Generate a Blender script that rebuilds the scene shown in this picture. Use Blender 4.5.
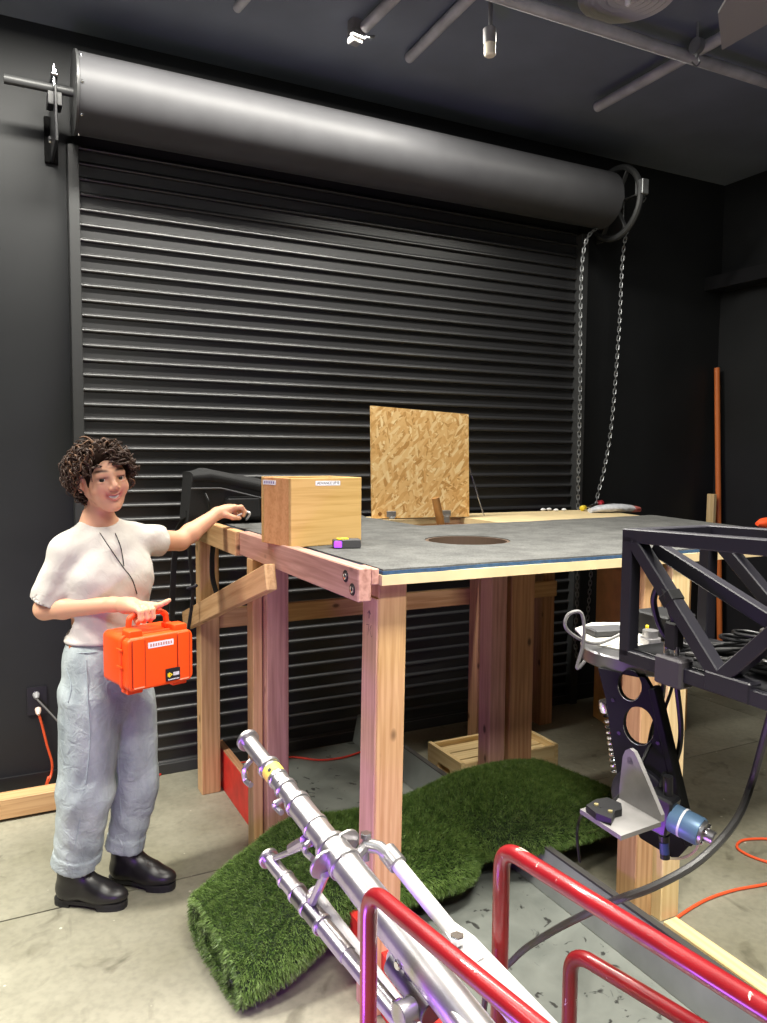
import bpy, bmesh, math, random
import numpy as np
from mathutils import Vector, Matrix, noise
from mathutils.geometry import tessellate_polygon

for o in list(bpy.data.objects):
    bpy.data.objects.remove(o)
random.seed(7)
rng = np.random.default_rng(7)
scene = bpy.context.scene
COL = scene.collection

# ------------------------------------------------------------------ camera
FPX, YAW, PITCH, ROLL, CAMH = 775.8, .47114, .07238, -.00738, 1.6
W0, H0 = 767, 1023
F_ = Vector((math.sin(YAW)*math.cos(PITCH), math.cos(YAW)*math.cos(PITCH), -math.sin(PITCH)))
R_ = Vector((math.cos(YAW), -math.sin(YAW), 0))
D_ = F_.cross(R_)
c_, s_ = math.cos(ROLL), math.sin(ROLL)
R2 = c_*R_ + s_*D_
D2 = -s_*R_ + c_*D_
CAMP = Vector((0, 0, CAMH))
cam = bpy.data.objects.new('camera', bpy.data.cameras.new('camera'))
COL.objects.link(cam)
m = Matrix((R2, -D2, -F_)).transposed().to_4x4()
m.translation = CAMP
cam.matrix_world = m
cam.data.sensor_fit = 'VERTICAL'
cam.data.sensor_height = 36
cam.data.lens = FPX/H0*36
cam.data.clip_start = .02
scene.camera = cam
HF = Vector((math.sin(YAW), math.cos(YAW), 0))      # horizontal forward


def ray(x, y):
    return R2*((x-W0/2)/FPX) + D2*((y-H0/2)/FPX) + F_


def at(x, y, h):
    """point on a pixel's ray at horizontal distance h from the camera"""
    d = ray(x, y)
    return CAMP + d*(h/d.dot(HF))


def onz(x, y, z):
    d = ray(x, y)
    return CAMP + d*((z-CAMH)/d.z)


def onx(x, y, v):
    d = ray(x, y)
    return CAMP + d*(v/d.x)


def ony(x, y, v):
    d = ray(x, y)
    return CAMP + d*(v/d.y)


# ------------------------------------------------------------------ world, lights, exposure
scene.view_settings.view_transform = 'Standard'
scene.view_settings.look = 'None'
scene.view_settings.gamma = 1
scene.view_settings.use_curve_mapping = False
scene.view_settings.exposure = 0.08
world = bpy.data.worlds.new('world')
scene.world = world
world.use_nodes = True
world.node_tree.nodes['Background'].inputs[0].default_value = (.85, .92, 1, 1)
world.node_tree.nodes['Background'].inputs[1].default_value = .02


def area(name, loc, target, size, power, color=(1, 1, 1), size_y=None):
    l = bpy.data.lights.new(name, 'AREA')
    l.energy = power
    l.color = color
    l.size = size
    if size_y:
        l.shape = 'RECTANGLE'
        l.size_y = size_y
    o = bpy.data.objects.new(name, l)
    COL.objects.link(o)
    o.location = loc
    o.rotation_euler = (Vector(target)-Vector(loc)).to_track_quat('-Z', 'Y').to_euler()
    return o


WARM = (1, .965, .87)


def bulb(name, loc, power, radius=.12, color=WARM):
    l = bpy.data.lights.new(name, 'POINT')
    l.energy = power
    l.color = color
    l.shadow_soft_size = radius
    o = bpy.data.objects.new(name, l)
    COL.objects.link(o)
    o.location = loc
    return o


area('ceiling_lamp_by_door', (.85, 3.17, 3.42), (.85, 3.3, 0), 2.4, 115, WARM, .12)
area('ceiling_lamp_by_door_far', (2.6, 2.95, 3.40), (2.6, 3.05, 0), 1.2, 16, WARM, .28)
for nme, loc, pw in (('ceiling_lamp_middle', (1.5, 1.15, 3.40), 66), ('ceiling_lamp_left', (-1.5, 2.7, 3.40), 135), ('ceiling_lamp_camera', (.45, -.4, 3.40), 92)):
    lo = area(nme, loc, (loc[0], loc[1]+.1, 0), 1.2, pw, WARM, .3)
    lo.data.spread = math.radians(128 if 'camera' in nme else 98)
bulb('fill_light_behind_camera', (.8, -.9, 3.1), 40, .15)  # added unseen fill light for the ceiling and the front under the deck
bulb('fill_light_left', (-1.4, 1.0, 3.15), 20, .15, (.86, .92, 1))  # added unseen bluish fill that brightens the ceiling
area('purple_led_lamp', (-.05, 1.15, .32), (.85, 1.35, .5), .25, 13, (.40, .10, 1))

# ------------------------------------------------------------------ material helpers
MATS = {}


def nm(name):
    mt = bpy.data.materials.new(name)
    mt.use_nodes = True
    nt = mt.node_tree
    b = nt.nodes['Principled BSDF']
    return mt, nt, b


def N(nt, t, **k):
    n = nt.nodes.new(t)
    for a, v in k.items():
        if a in n.inputs:
            n.inputs[a].default_value = v
        else:
            setattr(n, a, v)
    return n


def ramp(nt, fac, stops):
    r = nt.nodes.new('ShaderNodeValToRGB')
    e = r.color_ramp.elements
    while len(e) < len(stops):
        e.new(.5)
    for i, (p, c) in enumerate(stops):
        e[i].position = p
        e[i].color = (*c, 1) if len(c) == 3 else c
    nt.links.new(fac, r.inputs[0])
    return r.outputs[0]


def coords(nt, scale=(1, 1, 1), rnd=True):
    tc = nt.nodes.new('ShaderNodeTexCoord')
    mp = nt.nodes.new('ShaderNodeMapping')
    mp.inputs['Scale'].default_value = scale
    nt.links.new(tc.outputs['Object'], mp.inputs['Vector'])
    if rnd:
        oi = nt.nodes.new('ShaderNodeObjectInfo')
        ml = N(nt, 'ShaderNodeVectorMath', operation='SCALE')
        cb = nt.nodes.new('ShaderNodeCombineXYZ')
        for i in range(3):
            nt.links.new(oi.outputs['Random'], cb.inputs[i])
        nt.links.new(cb.outputs[0], ml.inputs[0])
        ml.inputs['Scale'].default_value = 37.0
        nt.links.new(ml.outputs[0], mp.inputs['Location'])
    return mp.outputs[0]


def bump(nt, b, h, strength=.3, dist=.002):
    bn = nt.nodes.new('ShaderNodeBump')
    bn.inputs['Strength'].default_value = strength
    bn.inputs['Distance'].default_value = dist
    nt.links.new(h, bn.inputs['Height'])
    nt.links.new(bn.outputs[0], b.inputs['Normal'])


def plain(name, col, rough=.5, metal=0, spec=.5, noise_amt=.0, nscale=30, bumpy=0, coat=0, bscale=None):
    if name in MATS:
        return MATS[name]
    mt, nt, b = nm(name)
    b.inputs['Base Color'].default_value = (*col, 1)
    b.inputs['Roughness'].default_value = rough
    b.inputs['Metallic'].default_value = metal
    b.inputs['Specular IOR Level'].default_value = spec
    b.inputs['Coat Weight'].default_value = coat
    if noise_amt or bumpy:
        v = coords(nt)
        n = N(nt, 'ShaderNodeTexNoise', Scale=nscale, Detail=5.0)
        nt.links.new(v, n.inputs['Vector'])
        if noise_amt:
            lo = tuple(max(0, c*(1-noise_amt)) for c in col)
            hi = tuple(min(1, c*(1+noise_amt)) for c in col)
            nt.links.new(ramp(nt, n.outputs['Fac'], [(.3, lo), (.7, hi)]), b.inputs['Base Color'])
        if bumpy:
            n2 = N(nt, 'ShaderNodeTexNoise', Scale=bscale or nscale, Detail=4.0)
            nt.links.new(v, n2.inputs['Vector'])
            bump(nt, b, n2.outputs['Fac'], bumpy)
    MATS[name] = mt
    return mt


def wood(name, light, dark, grain=1.0, rough=.6, knots=True):
    """boards are modelled with their length along local X"""
    if name in MATS:
        return MATS[name]
    mt, nt, b = nm(name)
    v = coords(nt, (1.5, 34, 34))
    n = N(nt, 'ShaderNodeTexNoise', Scale=2.2, Detail=4.0, Distortion=.6)
    nt.links.new(v, n.inputs['Vector'])
    v2 = coords(nt, (.9, 9, 9))
    w = N(nt, 'ShaderNodeTexWave', Scale=1.4*grain, Distortion=5.0, Detail=3.0)
    w.bands_direction = 'Y'
    nt.links.new(v2, w.inputs['Vector'])
    mx = N(nt, 'ShaderNodeMath', operation='ADD')
    m1 = N(nt, 'ShaderNodeMath', operation='MULTIPLY')
    m1.inputs[1].default_value = .16
    m2 = N(nt, 'ShaderNodeMath', operation='MULTIPLY')
    m2.inputs[1].default_value = .84
    nt.links.new(w.outputs['Fac'], m1.inputs[0])
    nt.links.new(n.outputs['Fac'], m2.inputs[0])
    nt.links.new(m1.outputs[0], mx.inputs[0])
    nt.links.new(m2.outputs[0], mx.inputs[1])
    mid = tuple((a+c)/2 for a, c in zip(light, dark))
    col = ramp(nt, mx.outputs[0], [(.2, dark), (.42, mid), (.62, light)])
    if knots:
        vk = coords(nt, (5, 9, 9))
        k = N(nt, 'ShaderNodeTexVoronoi', Scale=1.0)
        nt.links.new(vk, k.inputs['Vector'])
        kr = ramp(nt, k.outputs['Distance'], [(.06, (1, 1, 1)), (.13, (0, 0, 0))])
        mix = N(nt, 'ShaderNodeMix', data_type='RGBA')
        nt.links.new(kr, mix.inputs['Factor'])
        nt.links.new(col, mix.inputs['A'])
        mix.inputs['B'].default_value = tuple(c*.35 for c in dark)+(1,)
        col = mix.outputs['Result']
    nt.links.new(col, b.inputs['Base Color'])
    b.inputs['Roughness'].default_value = rough
    bump(nt, b, mx.outputs[0], .12, .001)
    MATS[name] = mt
    return mt


def hexc(s):
    v = [int(s[i:i+2], 16)/255 for i in (0, 2, 4)]
    return tuple((c/12.92 if c <= .04045 else ((c+.055)/1.055)**2.4) for c in v)


FIR = wood('fir_lumber', hexc('cda678'), hexc('a97c4e'))
FIRPINKLIT = wood('pink_lit_fir_lumber', hexc('c09484'), hexc('96695a'))  # pinkish fir, with purple light tint put into the colour
FIRBROWN = wood('brown_fir_lumber', hexc('b98c68'), hexc('8d6142'))
PINEPALE = wood('pale_pine', hexc('e8cf9c'), hexc('cfae74'), knots=False)
PLYBOX = wood('box_plywood', hexc('c9a468'), hexc('a8823f'), grain=.4, knots=False)
BLACKPAINT = plain('black_wall_paint', (.013, .014, .0155), .55, spec=.4, noise_amt=.15, nscale=3, bumpy=.08, bscale=60)
CEILPAINT = plain('ceiling_paint', (.15, .172, .215), .7, spec=.3, noise_amt=.15, nscale=2)
SLAT = plain('door_slat_steel', (.018, .018, .0195), .37, spec=.7)
GUIDE = plain('door_guide_steel', (.035, .036, .037), .45, spec=.5)
BARRELM = plain('barrel_steel', (.048, .048, .052), .5, metal=0, spec=.25, noise_amt=.08, nscale=8)
BLKMET = plain('black_metal', (.012, .012, .014), .35, spec=.5)
BLKSATIN = plain('black_satin_frame', (.013, .012, .018), .4, spec=.5)
BLKRUB = plain('black_rubber', (.008, .008, .009), .5, spec=.35)
BLKFAB = plain('black_fabric', (.012, .012, .013), .85, noise_amt=.3, nscale=200, bumpy=.3)
ALU = plain('aluminium', (.46, .445, .455), .3, metal=.85, noise_amt=.12, nscale=25)
ALUDULL = plain('dull_aluminium', (.24, .23, .225), .45, metal=.3, noise_amt=.22, nscale=14)
STEEL = plain('galvanised_steel', (.34, .35, .36), .45, metal=.8, noise_amt=.2, nscale=20)
CHROME = plain('bright_steel', (.7, .7, .72), .2, metal=1)
WHITEP = plain('white_paint', (.52, .505, .505), .35, noise_amt=.1, nscale=14)
def chipped_red():
    mt, nt, b = nm('red_paint')
    v = coords(nt)
    n1 = N(nt, 'ShaderNodeTexNoise', Scale=10.0, Detail=5.0)
    n2 = N(nt, 'ShaderNodeTexNoise', Scale=38.0, Detail=5.0, Distortion=1.0)
    nt.links.new(v, n1.inputs['Vector'])
    nt.links.new(v, n2.inputs['Vector'])
    mx = N(nt, 'ShaderNodeMix', data_type='RGBA')
    nt.links.new(ramp(nt, n2.outputs['Fac'], [(.70, (0, 0, 0)), (.72, (1, 1, 1))]), mx.inputs['Factor'])
    nt.links.new(ramp(nt, n1.outputs['Fac'], [(.3, (.18, .006, .010)), (.7, (.30, .010, .014))]), mx.inputs['A'])
    mx.inputs['B'].default_value = (.62, .52, .44, 1)
    nt.links.new(mx.outputs['Result'], b.inputs['Base Color'])
    b.inputs['Roughness'].default_value = .3
    b.inputs['Coat Weight'].default_value = .3
    return mt


REDP = chipped_red()
ORANGE = plain('orange_plastic', (.90, .085, .008), .42, spec=.4)
ORANGED = plain('orange_rubber', (.75, .07, .01), .5)
GREYDARK = plain('dark_grey_plastic', (.05, .05, .055), .5)
COPPER = plain('copper_tube', (.52, .26, .09), .4, metal=.5, noise_amt=.3, nscale=12)


# ------------------------------------------------------------------ mesh helpers
def mesh(name, verts, faces, mat, smooth=False):
    me = bpy.data.meshes.new(name)
    me.from_pydata([tuple(v) for v in verts], [], faces)
    me.update()
    if smooth:
        me.shade_smooth()
    if mat:
        me.materials.append(mat)
    return me


BASE = {}


def link(name, me, parent=None, mw=None):
    o = bpy.data.objects.new(name, me)
    COL.objects.link(o)
    mw = mw or Matrix.Identity(4)
    if parent is not None:
        o.parent = parent
        o.matrix_parent_inverse = BASE[parent.name].inverted()
    o.matrix_basis = mw
    BASE[o.name] = mw.copy()
    return o


def tag(o, label=None, cat=None, group=None, kind=None):
    if label:
        o['label'] = label
    if cat:
        o['category'] = cat
    if group:
        o['group'] = group
    if kind:
        o['kind'] = kind
    return o


def thing(name, label, cat, loc, group=None):
    o = link(name, None, None, Matrix.Translation(Vector(loc)))
    o.empty_display_size = .1
    return tag(o, label, cat, group)


def bm_mesh(name, bm, mat, smooth=False):
    me = bpy.data.meshes.new(name)
    bm.normal_update()
    bm.to_mesh(me)
    bm.free()
    if smooth:
        me.shade_smooth()
    if mat:
        me.materials.append(mat)
    return me


def box_me(sx, sy, sz, mat, bev=.002, name='box', seg=1):
    bm = bmesh.new()
    bmesh.ops.create_cube(bm, size=1)
    for v in bm.verts:
        v.co.x *= sx
        v.co.y *= sy
        v.co.z *= sz
    if bev:
        bmesh.ops.bevel(bm, geom=bm.edges[:], offset=bev, segments=seg, affect='EDGES', profile=.5)
    return bm_mesh(name, bm, mat, smooth=False)


def frame(x, up=Vector((0, 0, 1)), loc=(0, 0, 0)):
    x = Vector(x).normalized()
    up = Vector(up)
    if abs(x.dot(up)) > .98:
        up = Vector((0, 1, 0))
    y = up.cross(x).normalized()
    z = x.cross(y)
    m = Matrix((x, y, z)).transposed().to_4x4()
    m.translation = Vector(loc)
    return m


def board(name, p0, p1, w, t, mat, parent=None, up=(0, 0, 1), bev=.003):
    """bar from p0 to p1; w along 'up', t across"""
    p0, p1 = Vector(p0), Vector(p1)
    L = (p1-p0).length
    me = box_me(L, t, w, mat, bev, name)
    return link(name, me, parent, frame(p1-p0, up, (p0+p1)/2))


def block(name, lo, hi, mat, parent=None, bev=.003, axis=None):
    """axis-aligned block; local X runs along its longest side"""
    lo, hi = Vector(lo), Vector(hi)
    d = hi-lo
    ax = axis if axis is not None else max(range(3), key=lambda i: d[i])
    cen = (lo+hi)/2
    if ax == 0:
        mw = Matrix.Identity(4)
        s = (d.x, d.y, d.z)
    elif ax == 1:
        mw = frame((0, 1, 0))
        s = (d.y, d.x, d.z)
    else:
        mw = frame((0, 0, 1))
        s = (d.z, d.x, d.y)
        mw = Matrix(((0, 1, 0, 0), (0, 0, 1, 0), (1, 0, 0, 0), (0, 0, 0, 1)))
    mw = mw.copy()
    mw.translation = cen
    return link(name, box_me(*s, mat, bev, name), parent, mw)


def tube_geo(pts, rad, n=10, cap=True):
    pts = [Vector(p) for p in pts]
    k = len(pts)
    rad = rad if hasattr(rad, '__len__') else [rad]*k
    V, Fc = [], []
    t0 = (pts[1]-pts[0]).normalized()
    a = Vector((0, 0, 1)) if abs(t0.z) < .9 else Vector((1, 0, 0))
    u = t0.cross(a).normalized()
    for i in range(k):
        t = (pts[min(i+1, k-1)]-pts[max(i-1, 0)])
        if t.length < 1e-9:
            t = t0
        t.normalize()
        u = (u-t*u.dot(t))
        if u.length < 1e-6:
            u = t.orthogonal()
        u.normalize()
        w = t.cross(u)
        for j in range(n):
            an = 2*math.pi*j/n
            V.append(pts[i]+(u*math.cos(an)+w*math.sin(an))*rad[i])
    for i in range(k-1):
        for j in range(n):
            Fc.append((i*n+j, i*n+(j+1) % n, (i+1)*n+(j+1) % n, (i+1)*n+j))
    if cap:
        Fc.append(tuple(range(n-1, -1, -1)))
        Fc.append(tuple(range((k-1)*n, k*n)))
    return V, Fc


def smooth_me(me, ang=40):
    me.shade_smooth()
    try:
        me.set_sharp_from_angle(angle=math.radians(ang))
    except Exception:
        pass
    return me


def tube(name, pts, rad, mat, parent=None, n=10, cap=True):
    V, Fc = tube_geo(pts, rad, n, cap)
    me = mesh(name, V, Fc, mat)
    smooth_me(me)
    return link(name, me, parent)


def spline(pts, per=8, closed=False):
    pts = [Vector(p) for p in pts]
    out = []
    n = len(pts)
    for i in range(n if closed else n-1):
        if closed:
            p0, p1, p2, p3 = pts[i-1], pts[i], pts[(i+1) % n], pts[(i+2) % n]
        else:
            p0, p1, p2, p3 = pts[max(i-1, 0)], pts[i], pts[i+1], pts[min(i+2, n-1)]
        for j in range(per):
            t = j/per
            out.append(.5*((2*p1)+(p2-p0)*t+(2*p0-5*p1+4*p2-p3)*t*t+(3*p1-p0-3*p2+p3)*t**3))
    if not closed:
        out.append(pts[-1])
    return out


def fillet(pts, r, seg=8):
    pts = [Vector(p) for p in pts]
    out = [pts[0]]
    for i in range(1, len(pts)-1):
        a = (pts[i-1]-pts[i]).normalized()
        b = (pts[i+1]-pts[i]).normalized()
        h = a.angle(b)/2
        d = r/math.tan(h)
        p, q = pts[i]+a*d, pts[i]+b*d
        for j in range(seg+1):
            t = j/seg
            out.append((1-t)**2*p+2*t*(1-t)*pts[i]+t*t*q)
    out.append(pts[-1])
    return out


def lathe_geo(profile, n=24):
    """profile: (r, x) pairs; axis local X"""
    V, Fc = [], []
    for r, x in profile:
        for j in range(n):
            a = 2*math.pi*j/n
            V.append((x, r*math.cos(a), r*math.sin(a)))
    k = len(profile)
    for i in range(k-1):
        for j in range(n):
            Fc.append((i*n+j, (i+1)*n+j, (i+1)*n+(j+1) % n, i*n+(j+1) % n))
    Fc.append(tuple(range(n)))
    Fc.append(tuple(range(k*n-1, (k-1)*n-1, -1)))
    return V, Fc


def lathe(name, profile, mat, parent, p, direction, n=24):
    V, Fc = lathe_geo(profile, n)
    me = mesh(name, V, Fc, mat)
    smooth_me(me, 35)
    return link(name, me, parent, frame(direction, loc=p))


def prism_geo(loops, z0, z1):
    """loops[0] outer, others holes: 2-D points; extruded in z"""
    flat = [Vector((p[0], p[1], 0)) for lp in loops for p in lp]
    tris = tessellate_polygon([[Vector((p[0], p[1], 0)) for p in lp] for lp in loops])
    n = len(flat)
    V = [(p.x, p.y, z0) for p in flat]+[(p.x, p.y, z1) for p in flat]
    Fc = []
    for a, b, c in tris:
        nz = (flat[b]-flat[a]).cross(flat[c]-flat[a]).z
        if nz < 0:
            b, c = c, b
        Fc.append((a+n, b+n, c+n))
        Fc.append((a, c, b))
    s = 0
    for lp in loops:
        k = len(lp)
        ar = sum(lp[i][0]*lp[(i+1) % k][1]-lp[(i+1) % k][0]*lp[i][1] for i in range(k))
        first = s == 0
        for i in range(k):
            a, b = s+i, s+(i+1) % k
            if (ar > 0) == first:
                Fc.append((a, b, b+n, a+n))
            else:
                Fc.append((b, a, a+n, b+n))
        s += k
    return V, Fc


def prism(name, loops, z0, z1, mat, parent=None, mw=None):
    V, Fc = prism_geo(loops, z0, z1)
    return link(name, mesh(name, V, Fc, mat), parent, mw)


def circle(cx, cy, r, n=32, ry=None):
    ry = ry or r
    return [(cx+r*math.cos(2*math.pi*i/n), cy+ry*math.sin(2*math.pi*i/n)) for i in range(n)]


def rrect(x0, y0, x1, y1, r, n=5):
    out = []
    for cx, cy, a0 in ((x1-r, y1-r, 0), (x0+r, y1-r, 90), (x0+r, y0+r, 180), (x1-r, y0+r, 270)):
        for i in range(n+1):
            a = math.radians(a0+90*i/n)
            out.append((cx+r*math.cos(a), cy+r*math.sin(a)))
    return out


def text(name, s, size, mat, parent, mw, depth=.0006):
    cu = bpy.data.curves.new(name, 'FONT')
    cu.body = s
    cu.size = size
    cu.extrude = depth
    cu.align_x = 'CENTER'
    cu.align_y = 'CENTER'
    tmp = bpy.data.objects.new('tmp_text', cu)
    COL.objects.link(tmp)
    dg = bpy.context.evaluated_depsgraph_get()
    me = bpy.data.meshes.new_from_object(tmp.evaluated_get(dg))
    bpy.data.objects.remove(tmp)
    me.materials.clear()
    me.materials.append(mat)
    return link(name, me, parent, mw)


def basis(x, y, loc):
    x = Vector(x).normalized()
    y = Vector(y)
    y = (y-x*y.dot(x)).normalized()
    z = x.cross(y)
    m = Matrix((x, y, z)).transposed().to_4x4()
    m.translation = Vector(loc)
    return m


# ================================================================== the room
YW, XR, ZC = 3.9, 4.65, 3.5
XL, YB = -3.0, -3.2


def floor_mat():
    mt, nt, b = nm('concrete_floor')
    v = coords(nt, rnd=False)
    n1 = N(nt, 'ShaderNodeTexNoise', Scale=1.3, Detail=8.0, Roughness=.62, Distortion=.4)
    n2 = N(nt, 'ShaderNodeTexNoise', Scale=45.0, Detail=6.0)
    n3 = N(nt, 'ShaderNodeTexVoronoi', Scale=8.0)
    n4 = N(nt, 'ShaderNodeTexNoise', Scale=5.0, Detail=6.0, Distortion=1.5)
    for n in (n1, n2, n3, n4):
        nt.links.new(v, n.inputs['Vector'])
    base = ramp(nt, n1.outputs['Fac'], [(.28, hexc('6e6b58')), (.5, hexc('838070')), (.72, hexc('979483'))])
    mx = N(nt, 'ShaderNodeMix', data_type='RGBA', blend_type='MULTIPLY')
    mx.inputs['Factor'].default_value = 1
    nt.links.new(base, mx.inputs['A'])
    nt.links.new(ramp(nt, n2.outputs['Fac'], [(.3, (.84, .84, .84)), (.6, (1, 1, 1))]), mx.inputs['B'])
    mx2 = N(nt, 'ShaderNodeMix', data_type='RGBA', blend_type='MULTIPLY')
    mx2.inputs['Factor'].default_value = 1
    nt.links.new(mx.outputs['Result'], mx2.inputs['A'])
    nt.links.new(ramp(nt, n4.outputs['Fac'], [(.27, (.55, .54, .52)), (.4, (1, 1, 1))]), mx2.inputs['B'])
    mx3 = N(nt, 'ShaderNodeMix', data_type='RGBA', blend_type='MIX')
    nt.links.new(ramp(nt, n3.outputs['Distance'], [(.02, (1, 1, 1)), (.05, (0, 0, 0))]), mx3.inputs['Factor'])
    nt.links.new(mx2.outputs['Result'], mx3.inputs['A'])
    mx3.inputs['B'].default_value = (*hexc('c4bfae'), 1)
    nt.links.new(mx3.outputs['Result'], b.inputs['Base Color'])
    b.inputs['Roughness'].default_value = .55
    bump(nt, b, n2.outputs['Fac'], .12, .001)
    return mt


FLOORM = floor_mat()
# concrete slabs with sawn joints between them
floor = tag(link('floor', box_me(XR-XL, YW-YB, .05, plain('joint_filler', (.05, .047, .04), .9), 0, 'floor'), None,
                 Matrix.Translation(((XR+XL)/2, (YW+YB)/2, -.031))), kind='structure')
g = .004
xs, ys = [XL, -1.2, 4.2, XR], [YB, -.2, 2.855, YW]
for i in range(3):
    for j in range(3):
        lo = Vector((xs[i]+g, ys[j]+g, -.03))
        hi = Vector((xs[i+1]-g, ys[j+1]-g, 0))
        link('concrete_slab', box_me(*(hi-lo), FLOORM, 0, 'slab'), floor, Matrix.Translation((lo+hi)/2))


def wallbox(name, lo, hi, mat):
    lo, hi = Vector(lo), Vector(hi)
    return tag(link(name, box_me(*(hi-lo), mat, 0, name), None, Matrix.Translation((lo+hi)/2)), kind='structure')


wallbox('wall_back', (XL, YW, 0), (XR, YW+.1, ZC), BLACKPAINT)
wallbox('wall_right', (XR, YB, 0), (XR+.1, YW+.1, ZC), BLACKPAINT)
wallbox('wall_left', (XL-.1, YB, 0), (XL, YW+.1, ZC), BLACKPAINT)
wallbox('wall_front', (XL, YB-.1, 0), (XR, YB, ZC), BLACKPAINT)
wallbox('ceiling', (XL-.1, YB-.1, ZC), (XR+.1, YW+.1, ZC+.1), CEILPAINT)
BASEM = plain('black_baseboard', (.012, .012, .013), .4)
for nme, x0, x1 in (('baseboard_back_left', XL, .33), ('baseboard_back_right', 3.4, XR)):
    wallbox(nme, (x0, YW-.014, 0), (x1, YW, .1), BASEM)
wallbox('baseboard_right', (XR-.014, YB, 0), (XR, YW-.014, .1), BASEM)
led = wallbox('trim_1', (XR-.16, 1.2, 2.76), (XR, 4.0-.1, 2.85), BLKMET)

# ------------------------------------------------------------------ roller door
DX0, DX1 = .39, 3.318
door = link('door_1', None, None, Matrix.Translation((1.85, YW, 0)))
tag(door, 'black steel roller door with ribbed slats', kind='structure')
PIT = .0682
# one curved interlocking slat
prof = [(-.004, 0), (-.016, .0005), (-.0205, .0025), (-.0225, .0060), (-.0222, .0100), (-.0200, .0140), (-.0165, .0175), (-.0125, .0200), (-.0060, .0225), (-.0045, .0682)]
V, Fc = [], []
for x in (DX0-.01, DX1+.01):
    for (y, z) in prof:
        V.append((x, y, z))
k = len(prof)
for i in range(k-1):
    Fc.append((i, i+k, i+1+k, i+1))
slat_me = mesh('slat', V, Fc, SLAT)
smooth_me(slat_me, 30)
nsl = 45
z_ref = 1.668+.014
k0 = int(z_ref/PIT)
for i in range(nsl):
    z = z_ref-k0*PIT+(i)*PIT-.002
    link('slat', slat_me, door, Matrix.Translation((0, YW-.012, z)))
block('bottom_bar', (DX0-.01, YW-.05, 0.0), (DX1+.01, YW-.008, .055), GUIDE, door)
for a, b in ((.352, .40), (DX1-.002, DX1+.052)):
    block('guide_rail', (a, YW-.075, 0), (b, YW-.0, 2.98), GUIDE, door)
BY, BZ, BR = 3.68, 3.14, .163
bx0, bx1 = .375, 3.36
lathe('barrel', [(BR-.004, 0), (BR, .004), (BR, bx1-bx0-.004), (BR-.004, bx1-bx0)], BARRELM, door, (bx0, BY, BZ), (1, 0, 0), 64)
# the loose lap of the curtain sheet on the barrel
lap = []
Vl, Fl = [], []
for i in range(7):
    a = math.radians(150+i*7)
    for x in (bx0+.003, bx1-.003):
        Vl.append((x, BY+(BR+.003)*math.cos(a), BZ+(BR+.003)*math.sin(a)))
for i in range(6):
    Fl.append((2*i, 2*i+1, 2*i+3, 2*i+2))
lo_ = mesh('barrel_seam', Vl, Fl, BARRELM)
smooth_me(lo_)
lathe('end_disc', [(BR+.006, -.008), (BR+.006, .002)], GUIDE, door, (bx0, BY, BZ), (1, 0, 0), 48)
for a in (50, 95, 140, 185, 230, 275):
    p = Vector((bx0+.012, BY+(BR+.001)*math.cos(math.radians(a)), BZ+(BR+.001)*math.sin(math.radians(a))))
    lathe('rivet', [(.007, -.004), (.006, .003), (.003, .006)], CHROME, door, p, p-Vector((p.x, BY, BZ)), 10)
tube('shaft', [(.10, BY, BZ), (.5, BY, BZ)], .019, GUIDE, door, 16)
# support bracket on the left
brk = block('bracket_plate', (.285, 3.60, 2.90), (.297, YW, 3.13), BLKMET, door)
block('bracket_arm', (.262, 3.64, 3.06), (.32, 3.72, 3.115), BLKMET, door)
for yy in (3.645, 3.715):
    tube('u_bolt_leg', [(.29, yy, 3.09), (.29, yy, 3.225)], .005, CHROME, door, 8)
    lathe('nut', [(.012, -.006), (.012, .006)], CHROME, door, (.29, yy, 3.195), (0, 0, 1), 6)
block('clamp_bar', (.275, 3.625, 3.176), (.305, 3.735, 3.184), CHROME, door)
lathe('wall_bolt', [(.016, 0), (.016, .008), (.008, .012)], CHROME, door, (.283, 3.80, 2.97), (-1, 0, 0), 10)
block('wall_angle', (.262, YW-.02, 2.9), (.318, YW, 3.1), plain('soot_black', (.004, .004, .004), .8, spec=.1), door)
# chain wheel with its guard on the right
hz = Vector((3.44, BY, BZ-.005))
ring = [(hz.x, hz.y+.205*math.cos(a), hz.z+.205*math.sin(a)) for a in np.linspace(0, 2*math.pi, 49)]
Vr, Fr = tube_geo(ring, .019, 8, False)
mr = mesh('chain_wheel_rim', Vr, Fr, GUIDE)
smooth_me(mr)
wheel = link('chain_wheel', mr, door)
for a in range(0, 360, 60):
    p = hz+Vector((0, math.cos(math.radians(a)), math.sin(math.radians(a))))*.195
    board('spoke', hz, p, .03, .008, GUIDE, wheel, up=(1, 0, 0))
lathe('wheel_hub', [(.045, -.09), (.045, .03)], GUIDE, wheel, hz, (1, 0, 0), 20)
block('chain_guide', (3.425, BY-.235, BZ-.01), (3.475, BY-.175, BZ+.075), STEEL, wheel)
block('wheel_bracket', (3.49, 3.66, 2.95), (3.50, YW, 3.2), GUIDE, door)

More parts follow.
